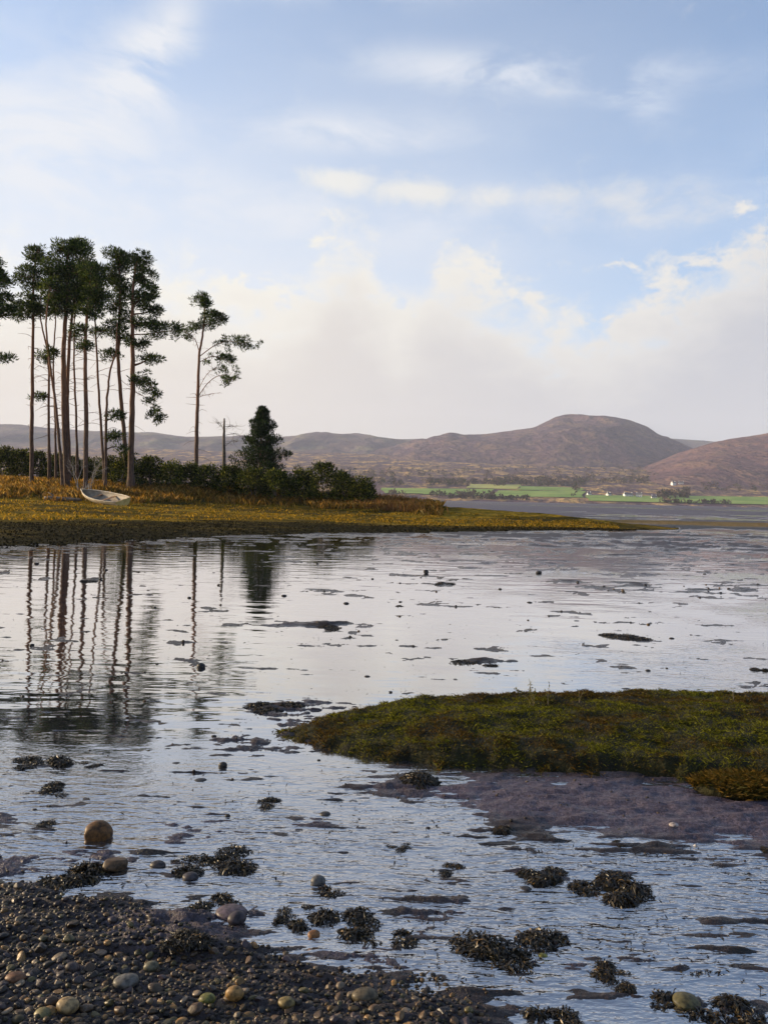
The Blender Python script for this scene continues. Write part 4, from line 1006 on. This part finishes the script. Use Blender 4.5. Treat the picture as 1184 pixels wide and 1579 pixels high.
def build_pebbles():
    rng = np.random.default_rng(80)
    prot = []
    for k in range(14):
        V, F = lump(ICO2, rng, 0.15, 1.0); V = V * np.array([1.0, rng.uniform(0.6, 0.92), rng.uniform(0.36, 0.62)]); prot.append([mesh_np('pebble', V, F, mt) for mt in PEB_MATS])
    # throw darts: big stones first
    acc = np.zeros((0, 3)); sizes = [(0.024, 0.033, 24), (0.017, 0.024, 110), (0.013, 0.019, 420), (0.009, 0.014, 1300), (0.006, 0.009, 2400)]
    res = []
    for lo, hi, want in sizes:
        tries = 0; got = 0
        while got < want and tries < 14:
            tries += 1; m = want * 3
            X = rng.uniform(-2.2, 0.6, m); Y = rng.uniform(1.75, 3.6, m)
            d = sdist(SHINGLE, X, Y) + 0.12 * fbm(X * 4, Y * 4, 3, 81)
            ok = (d > 0.0) & (np.abs(X / Y) < 0.6) & (rng.uniform(0, 1, m) < 0.25 + 0.75 * sstep(0.0, 0.5, d) ) & (lo + rng.uniform(0, 0.03, m) < 0.014 + 0.075 * sstep(0, 0.9, d) + 0.012)
            for x, y in zip(X[ok], Y[ok]):
                r = rng.uniform(lo, hi)
                if len(acc) and (((acc[:, 0] - x) ** 2 + (acc[:, 1] - y) ** 2) < ((acc[:, 2] + r) * 0.86) ** 2).any(): continue
                acc = np.vstack([acc, (x, y, r)]); got += 1
                if got >= want: break
    z = mud_h(acc[:, 0], acc[:, 1])[0]
    appar = acc[:, 2] / np.hypot(acc[:, 1], 1.5); vis = (acc[:, 1] > 2.25) & (np.abs(acc[:, 0] / acc[:, 1]) < 0.5); order = np.argsort(-(appar * (vis * 0.9 + 0.1)))
    big = set(order[:290].tolist())
    for i in order[:290]:
        x, y, r = acc[i]; ci = int(rng.choice(len(PEBBLES), p=np.array([w for _, _, w in PEBBLES]) / 21.0)); o = bpy.data.objects.new('pebble', prot[rng.integers(len(prot))][ci]); COL.objects.link(o)
        side = x / y; where = ('left' if side < -0.30 else 'middle' if side < -0.08 else 'right') + (' end' if side >= -0.08 or side < -0.30 else '')
        row = 'close to the bottom edge' if y < 2.52 else ('halfway up the slope' if y < 2.82 else 'near the waterline')
        o.location = (x, y, z[i] + r * 0.10); o.rotation_euler = (rng.normal(0, 0.25), rng.normal(0, 0.25), rng.uniform(0, 6.3)); o.scale = (r, r, r * rng.uniform(0.85, 1.2))
        tag(o, ('larger ' if r > 0.018 else 'smaller ') + PEBBLES[ci][0] + ' pebble ' + row + ' of the shingle, ' + where, 'pebble', 'pebbles of the near shingle shore')
    Vs, Fs, Cs = [], [], []; n0 = 0
    cols = [(0.020, 0.014, 0.010), (0.044, 0.030, 0.018), (0.030, 0.021, 0.021), (0.062, 0.044, 0.025), (0.010, 0.008, 0.006), (0.11, 0.064, 0.022), (0.038, 0.031, 0.011)]
    def addset(P, base, n0):
        bases = [lump(base, rng, 0.10)[0] for _ in range(6)]; F = base[1]
        for x, y, zz, r in P:
            a = rng.uniform(0, 6.3); ca, sa = math.cos(a), math.sin(a); W = bases[rng.integers(6)] * np.array([1, rng.uniform(0.6, 1), rng.uniform(0.4, 0.75)]) * r
            Vs.append(np.stack([W[:, 0] * ca - W[:, 1] * sa + x, W[:, 0] * sa + W[:, 1] * ca + y, W[:, 2] + zz + r * 0.08], 1)); Fs.append(F + n0); n0 += len(W)
            Cs.append(np.repeat((np.array(cols[rng.integers(len(cols))]) * rng.uniform(0.6, 1.3))[None], len(W), 0))
        return n0
    small = [(acc[i][0], acc[i][1], z[i], acc[i][2]) for i in range(len(acc)) if i not in big]
    n0 = addset(small, ICO1, n0)
    m = 9000; X = rng.uniform(-2.2, 0.7, m); Y = rng.uniform(1.8, 3.8, m); d = sdist(SHINGLE, X, Y) + 0.15 * fbm(X * 4, Y * 4, 3, 82); k = (d > -0.14) & (rng.uniform(0, 1, m) < sstep(-0.16, 0.2, d) + 0.05)
    X, Y = X[k], Y[k]; n0 = addset(list(zip(X, Y, mud_h(X, Y)[0], rng.uniform(0.003, 0.008, len(X)))), ICO0, n0)
    # sparse grit and shell bits on the wet flats
    m = 5000; Y = 2.0 + 14 * rng.uniform(0, 1, m) ** 2; X = Y * rng.uniform(-0.55, 0.55, m); hz, sd_, _ = mud_h(X, Y); td = turf_h(X, Y)[1]; k = (hz > 0.0) & (td < -0.02) & (rng.uniform(0, 1, m) < 0.35)
    X, Y, hz = X[k], Y[k], hz[k]; n0 = addset(list(zip(X, Y, hz, rng.uniform(0.0012, 0.0026, len(X)) * Y)), ICO0, n0)
    me = mesh_np('gravel', np.concatenate(Vs), np.concatenate(Fs), M_STONE, True, cattr=np.concatenate(Cs))
    tag(put('gravel', me), 'small stones and gravel filling the gaps between the pebbles', 'gravel', kind='stuff')
build_pebbles()

def stone(px, py, wpx, hpx, label, col, seed, name='stone', cat='stone', group=None, ang=0.0, sink=0.15, depth=0.8, amt=0.11):
    """a stone whose foot stands at photo pixel (px, py)"""
    rng = np.random.default_rng(seed); g0 = gp(px, py); zz = max(float(mud_h(np.array([g0[0]]), np.array([g0[1]]))[0][0]), -0.01)
    c = gp(px, py, zz); k = c[1] / FPX; rx = wpx * k / 2; rz = hpx * k / 2 * (0.80 if py > 1100 else 0.72)
    V, F = lump(ICO3 if wpx > 18 else ICO2, rng, amt, ang); V = V * np.array([rx, rx * depth, rz * (1 + sink)])
    fine = fbm(V[:, 0] / rx * 3 + seed, (V[:, 1] + V[:, 2]) / rx * 3, 4, seed); V = V * (1 + 0.035 * fine[:, None])
    me = mesh_np(name, V, F, M_STONE, True, cattr=np.repeat(np.array(col)[None], len(V), 0) * (1 + 0.35 * fine[:, None]))
    o = put(name, me, None, (c[0], c[1] + rx * depth * 0.6, zz + rz * (1 - sink))); return tag(o, label, cat, group)

stone(147, 1300, 48, 36, 'large smooth brown boulder standing in the shallow water at left', (0.12, 0.055, 0.014), 5, 'boulder', 'boulder', None, 0.5, 0.42, 0.75, 0.2)
stone(176, 1347, 42, 26, 'flat topped angular brown rock in front of the large boulder', (0.085, 0.05, 0.024), 8, 'rock', 'rock', None, 0.9, 0.35, 0.8, 0.22)
stone(242, 1341, 21, 12, 'small dark stone right of the flat topped rock', (0.05, 0.04, 0.038), 3)
stone(292, 1361, 24, 14, 'low dark stone just below the long seaweed clump', (0.05, 0.042, 0.045), 4)
stone(490, 1368, 24, 18, 'round glossy grey stone perched on seaweed', (0.09, 0.085, 0.08), 5)
stone(365, 1428, 30, 24, 'dark round stone against the broad mauve stone', (0.045, 0.035, 0.04), 6)
stone(350, 1420, 52, 18, 'broad low mauve stone at the shingle edge', (0.11, 0.08, 0.09), 7)
stone(484, 1449, 20, 14, 'small rusty orange stone by the leafy seaweed heap', (0.20, 0.09, 0.03), 8)
stone(344, 1185, 14, 11, 'small round black stone alone in the bright water', (0.03, 0.027, 0.026), 9)
stone(308, 1208, 20, 6, 'flat dark stone below the round black one', (0.045, 0.04, 0.035), 10)
stone(502, 1260, 18, 9, 'oval dark stone alone between seaweed tufts', (0.05, 0.045, 0.042), 11)
stone(270, 1181, 17, 5, 'thin flat dark stone level with the round black one', (0.04, 0.035, 0.033), 12)
stone(308, 1032, 13, 11, 'black stone alone in the calm pool below the tree reflections', (0.028, 0.025, 0.022), 13)
stone(657, 885, 8, 8, 'upright dark stone far out on the shining water', (0.03, 0.026, 0.024), 14)
stone(1041, 1276, 15, 6, 'pale shell coloured stone on the purple mud', (0.34, 0.29, 0.27), 15)
stone(1073, 1309, 6, 7, 'tiny white shell at the lower edge of the purple mud', (0.5, 0.46, 0.42), 16)
stone(1063, 1560, 50, 24, 'olive brown stone half covered in seaweed at the bottom edge', (0.10, 0.085, 0.035), 17)
stone(838, 1481, 14, 9, 'small yellow green weedy stone near the largest seaweed mound', (0.20, 0.19, 0.04), 18)
stone(812, 1377, 20, 8, 'flat dark stone in the ripples left of the double seaweed clump', (0.04, 0.035, 0.034), 19)
stone(102, 1566, 34, 24, 'pale ochre stone at the bottom left of the shingle', (0.30, 0.21, 0.10), 20, depth=0.85)
stone(360, 1545, 28, 24, 'ribbed orange ochre stone near the bottom of the shingle', (0.26, 0.15, 0.05), 21)
stone(318, 1552, 27, 18, 'yellow green algae covered stone left of the orange one', (0.17, 0.16, 0.04), 22)
stone(62, 1578, 30, 22, 'greenish ochre stone at the lower left corner', (0.18, 0.15, 0.06), 23)
stone(232, 1500, 24, 18, 'round olive grey stone in the middle of the shingle', (0.13, 0.115, 0.07), 24)
stone(192, 1528, 40, 22, 'broad grey stone in the left half of the shingle', (0.12, 0.11, 0.095), 25)
stone(22, 1520, 32, 20, 'reddish brown stone at the left picture edge', (0.16, 0.075, 0.035), 26)
stone(560, 1546, 34, 20, 'brown stone at the outer end of the shingle', (0.11, 0.085, 0.05), 27)
stone(440, 1556, 28, 17, 'ochre stone on the lower shingle right of the orange one', (0.19, 0.14, 0.05), 28)
rs = np.random.default_rng(90)
for i in range(46):
    px = rs.uniform(-10, 1190); py = 870 + 480 * rs.uniform(0, 1) ** 1.6
    q = gp(px, py)
    if turf_h(np.array([q[0]]), np.array([q[1]]))[1][0] > -0.15 or sdist(PURPLE, np.array([q[0]]), np.array([q[1]]))[0] > 0 or bank_h(np.array([q[0]]), np.array([q[1]]))[1][0] > -0.05: continue
    side = 'left' if px < 395 else ('middle' if px < 790 else 'right'); far = 'far out on the flats' if py < 930 else ('on the calm pool' if py < 1070 else 'in the rippled shallows')
    w_ = rs.uniform(4, 9); stone(px, py, w_, w_ * rs.uniform(0.4, 0.7), ('tiny' if w_ < 6.5 else 'small') + ' dark lump ' + far + ', ' + side + ' third of the view', (0.035, 0.03, 0.026), 300 + i, 'stone', 'stone', 'dark lumps on the flats')

# ------------------------------------------------------------------ seaweed
def seaweed(px, py, wpx, hpx, label, seed, dens=1.0, cols=None):
    rng = np.random.default_rng(seed); c0 = gp(px, py + hpx * 0.3); zz = max(float(mud_h(np.array([c0[0]]), np.array([c0[1]]))[0][0]), -0.005)
    c = gp(px, py + hpx * 0.3, zz); k = c[1] / FPX; RX = wpx * k / 2 * 0.92; el = math.atan2(CAM_H, c[1])
    # the height in the picture is shared by the mound's depth and its height
    H = min(hpx * k * 0.40, RX * 0.42); RY = min(max((hpx * k - H * math.cos(el)) / max(math.sin(el), 0.05) * 0.8, RX * 0.35), RX * 1.1)
    f = max(0.8, min(3.5, RX / 0.11)) * 0.5 + 0.5; L = min(0.030, RX * 0.30) * (0.9 + 0.12 * f) * max(1.0, c[1] / 9.0 * 0.8); n_ = int(np.clip(170 * dens * (RX * RY) / (L * L), 160, 6000))
    nl = max(5, int(RX / 0.026)); lob = rng.uniform(-0.95, 0.95, (nl, 2)) * np.array([RX, RY]); lobr = rng.uniform(0.25, 0.6, nl) * RY; lobh = H * rng.uniform(0.3, 1.0, nl)
    j = rng.integers(nl, size=n_); th = rng.uniform(0, 2 * math.pi, n_); q = rng.uniform(0, 1, n_) ** 0.6
    lx = np.minimum(lobr * 1.7, RX * 0.6)
    x = lob[j, 0] + np.cos(th) * q * lx[j]; y = lob[j, 1] + np.sin(th) * q * lobr[j]; z = lobh[j] * np.sqrt(np.maximum(0, 1 - q ** 2)) * rng.uniform(0.25, 1.0, n_)
    P = np.stack([x, y, z], 1); d = np.stack([np.cos(th) * 0.6, np.sin(th) * 0.6, rng.uniform(-0.4, 0.6, n_)], 1) + rng.normal(0, 0.75, (n_, 3)); d /= np.linalg.norm(d, axis=1)[:, None]
    flat = rng.uniform(0, 1, n_) < 0.4; d[flat, 2] *= 0.15; P[flat, 2] *= 0.45; P[flat, 0] *= 1.08; P[flat, 1] *= 1.1; d /= np.linalg.norm(d, axis=1)[:, None]
    s = np.cross(d, rng.normal(0, 1, (n_, 3)) + np.array([0, 0, 1.5])); s /= np.linalg.norm(s, axis=1)[:, None]; W = L * rng.uniform(0.13, 0.25, n_)[:, None]; Ln = L * rng.uniform(0.5, 1.6, n_)[:, None]
    rows = []
    for a, wd in ((0, 0.6), (0.4, 1.0), (0.75, 1.15), (1.0, 0.5)):
        m = P + d * Ln * a + np.array([0, 0, -1.0]) * Ln * 0.75 * a * a; m[:, 2] = np.maximum(m[:, 2], -0.004); rows += [m - s * W * wd / 2, m + s * W * wd / 2]
    V = np.stack(rows, 1); i0 = np.arange(n_)[:, None] * 8
    F = np.concatenate([i0 + np.array([[0, 1, 3, 2]]), i0 + np.array([[2, 3, 5, 4]]), i0 + np.array([[4, 5, 7, 6]])])
    col = palette(rng, n_, cols or [(0.013, 0.009, 0.004), (0.025, 0.017, 0.005), (0.055, 0.036, 0.009), (0.11, 0.062, 0.015), (0.007, 0.005, 0.004)], (4, 3, 1.3, 0.5, 3))
    root = empty('seaweed_clump', (c[0], c[1], zz))
    put('fronds', mesh_np('fronds', V.reshape(-1, 3), F, M_WEED, True, cattr=np.repeat(col, 8, 0)), root)
    Vb, Fb = lump(ICO2, rng, 0.12); Vb = Vb * np.array([RX * 0.30, RY * 0.28, H * 0.16]); Vb[:, 2] = np.maximum(Vb[:, 2], -0.01)
    put('holdfast', mesh_np('holdfast', Vb, Fb, M_WRACK, True, cattr=np.repeat(np.array([[0.012, 0.010, 0.006]]), len(Vb), 0)), root)
    tag(root, label, 'seaweed', 'seaweed clumps on the flats')

for i, a in enumerate([
    (62, 1170, 86, 24, 'wide low seaweed clump at the left edge of the rippled water'), (140, 1179, 34, 10, 'thin flat seaweed clump just right of the wide low one'),
    (88, 1212, 46, 26, 'leafy seaweed tuft standing above the large boulder'), (41, 1220, 16, 14, 'tiny seaweed tuft left of the leafy one'), (82, 1265, 36, 22, 'ragged seaweed clump just left of the large boulder'),
    (335, 1320, 104, 34, 'long humped seaweed clump lying right of the brown rocks'), (75, 1348, 116, 40, 'broad seaweed mat at the upper left edge of the shingle'), (330, 1390, 62, 28, 'seaweed tuft behind the broad mauve stone'),
    (285, 1440, 62, 22, 'seaweed patch lying on the shingle left of the mauve stone'), (420, 1237, 38, 20, 'spiky seaweed tuft alone in the bright rippled water'), (437, 1424, 84, 22, 'flat dark seaweed strip left of the leafy heap'),
    (528, 1424, 88, 46, 'high leafy seaweed heap at the end of the shingle'), (606, 1446, 110, 14, 'trailing thin seaweed running right from the leafy heap'), (455, 1400, 42, 26, 'rounded seaweed lump above the flat dark strip'),
    (502, 1376, 54, 18, 'seaweed under the round glossy grey stone'), (625, 1200, 74, 32, 'domed seaweed clump at the tip of the purple mud'), (782, 1277, 28, 11, 'small seaweed tuft on the lower edge of the purple mud'),
    (614, 1304, 32, 13, 'small seaweed tuft below the domed clump'), (698, 1340, 34, 17, 'small bristly seaweed tuft alone in mid ripples'), (831, 1345, 62, 24, 'low oval seaweed clump left of the double one'),
    (938, 1360, 88, 40, 'larger left half of the double seaweed clump'), (975, 1380, 46, 30, 'smaller right half of the double seaweed clump'), (800, 1460, 170, 48, 'largest seaweed mound, wide and bushy, in the lower ripples'),
    (925, 1496, 70, 24, 'seaweed strand right of the largest mound'), (952, 1512, 50, 38, 'drooping seaweed lump at the end of the strand'), (860, 1568, 90, 40, 'seaweed clump cut by the bottom edge near the middle'),
    (1140, 1550, 96, 66, 'big seaweed heap in the bottom right corner'), (1030, 1544, 100, 26, 'seaweed draped over the olive stone at the bottom'), (1178, 1308, 22, 16, 'small seaweed clump at the right edge of the purple mud'),
    (951, 1298, 20, 9, 'tiny dark seaweed tuft below the purple mud'), (686, 899, 24, 9, 'dark seaweed lump far out on the bright water'), (515, 967, 40, 9, 'dark low seaweed hump on the calm pool near the conifer reflection'),
    (962, 980, 58, 12, 'dark seaweed hump on the calm water above the grass bank'), (735, 1021, 70, 8, 'long thin seaweed bar behind the grass bank'), (1172, 1030, 24, 11, 'dark seaweed lump at the right edge behind the grass bank'),
    (137, 895, 26, 8, 'dark seaweed lump among the trunk reflections'), (422, 1090, 58, 14, 'flat seaweed patch off the left tip of the grass bank'), (617, 934, 12, 6, 'small dark seaweed dot in the middle of the shining flat'),
    (262, 1330, 20, 9, 'tiny seaweed tuft at the left end of the long humped clump'), (1090, 1502, 50, 10, 'thin seaweed line above the bottom right heap')]):
    seaweed(*a, seed=400 + i)

def weed_scraps():
    rng = np.random.default_rng(95); m = 9000; Y = 2.1 + 8 * rng.uniform(0, 1, m) ** 2.2; X = Y * rng.uniform(-0.55, 0.55, m)
    h, sd_, _ = mud_h(X, Y); td = turf_h(X, Y)[1]; dn = fbm(X * 2.2, Y * 3.0, 4, 96)
    k = (td < -0.03) & (dn + rng.uniform(-0.1, 0.1, m) > 0.10) & (sdist(PURPLE, X, Y) < 0.05); X, Y, h = X[k], Y[k], h[k]; n_ = len(X)
    P = np.stack([X, Y, np.maximum(h, -0.001) + 0.003], 1); D = rng.normal(0, 1, (n_, 3)); D[:, 2] *= 0.25; N = rng.normal(0, 0.3, (n_, 3)); N[:, 2] = 1
    V, F = quads(P, D, N, rng.uniform(0.010, 0.034, n_), rng.uniform(0.003, 0.009, n_))
    col = palette(rng, n_, [(0.020, 0.014, 0.006), (0.045, 0.030, 0.010), (0.10, 0.065, 0.02), (0.010, 0.008, 0.006)], (4, 3, 1, 3))
    tag(put('weed_scraps', mesh_np('weed_scraps', V, F, M_WEED, False, cattr=np.repeat(col, 4, 0))), 'torn scraps of seaweed strewn over the shallows and shingle', 'seaweed', kind='stuff')
weed_scraps()

# ------------------------------------------------------------------ plants on the near bank
def tussock():
    rng = np.random.default_rng(70); c = gp(1150, 1222); n_ = 5200
    root = empty('grass_tussock', (c[0], c[1], 0.02)); th = rng.uniform(0, 2 * math.pi, n_); q = np.sqrt(rng.uniform(0, 1, n_)); RX, RY, H = 0.27, 0.16, 0.058
    P = np.stack([np.cos(th) * q * RX, np.sin(th) * q * RY, H * np.sqrt(1 - q ** 2 * 0.98) - 0.01], 1)
    P[:, :2] *= (1 + 0.35 * fbm(np.cos(th) * 1.5 + 3, np.sin(th) * 1.5, 3, 97))[:, None]
    V, F = blades(P, rng.uniform(0.012, 0.042, n_), rng.uniform(0.0016, 0.003, n_), 0.9, rng)
    col = palette(rng, n_, [(0.080, 0.048, 0.008), (0.050, 0.034, 0.007), (0.034, 0.032, 0.006), (0.13, 0.08, 0.018)], (4, 4, 3, 1))
    put('blades', mesh_np('blades', V, F, M_BLADE, False, cattr=np.repeat(col, 4, 0)), root)
    Vb, Fb = lump(ICO2, rng, 0.08); Vb = Vb * np.array([RX, RY, H]); put('root_mat', mesh_np('root_mat', Vb, Fb, M_TURFSOIL), root)
    tag(root, 'rounded rusty orange grass tussock at the right edge below the bank', 'tussock')
tussock()

def weed(px, py, h, seed, label, leafy):
    rng = np.random.default_rng(seed); c = gp(px, py, 0.15); z = float(turf_h(np.array([c[0]]), np.array([c[1]]))[0][0])
    root = empty('weed_plant', (c[0], c[1], z)); mb = MB(); LP, LD = [], []
    for k in range(7 if leafy else 2):
        lean = rng.normal(0, 0.45 if leafy else 0.12, 2) + (np.array([-0.35, 0]) if leafy else 0); hh = h * rng.uniform(0.6, 1.05)
        pts = catmull([(0, 0, -0.01), (lean[0] * hh * 0.4, lean[1] * hh * 0.4, hh * 0.55), (lean[0] * hh, lean[1] * hh, hh)], 5); mb.tube(pts, np.linspace(0.0022, 0.0011, len(pts)), 4, False)
        for p in pts[3:]:
            for _ in range(5 if leafy else 1): LP.append(p); LD.append(rng.normal(0, 1, 3) + np.array([0, 0, 0.5]))
    put('stem', mb.mesh('stem', M_DEADWOOD), root); n_ = len(LP)
    V, F = quads(np.array(LP), np.array(LD), rng.normal(0, 1, (n_, 3)), rng.uniform(0.012, 0.028, n_), rng.uniform(0.005, 0.011, n_))
    put('leaves', mesh_np('leaves', V, F, M_LEAF, False, cattr=np.repeat(palette(rng, n_, [(0.10, 0.10, 0.025), (0.06, 0.06, 0.015), (0.18, 0.14, 0.05)], (3, 3, 1)), 4, 0)), root)
    tag(root, label, 'plant', 'weeds standing on the near bank')
weed(822, 1078, 0.15, 1, 'leafy yellowish weed leaning left on the crest of the near bank', True)
weed(845, 1076, 0.17, 2, 'single dry stalk right beside the leafy weed', False)
weed(893, 1074, 0.09, 3, 'short dry stalk on the crest right of the leafy weed', False)
weed(1131, 1072, 0.09, 4, 'lone dry stalk near the right end of the bank crest', False)

# ------------------------------------------------------------------ air
def haze():
    m = bpy.data.materials.new('haze'); m.use_nodes = True; n = NT(m.node_tree); n.n.clear()
    out = n.new('ShaderNodeOutputMaterial'); v = n.new('ShaderNodeVolumePrincipled')
    v.inputs['Color'].default_value = (0.80, 0.85, 1.0, 1); v.inputs['Density'].default_value = HAZE; v.inputs['Anisotropy'].default_value = 0.0
    n.l.new(v.outputs[0], out.inputs['Volume'])
    mb = MB(); mb.box((0, 2600, 318.5), (11400, 6300, 643)); tag(put('haze', mb.mesh('haze', m, False)), 'thin bluish air over the estuary and hills', 'haze', kind='stuff')
HAZE = 0.00009
haze()
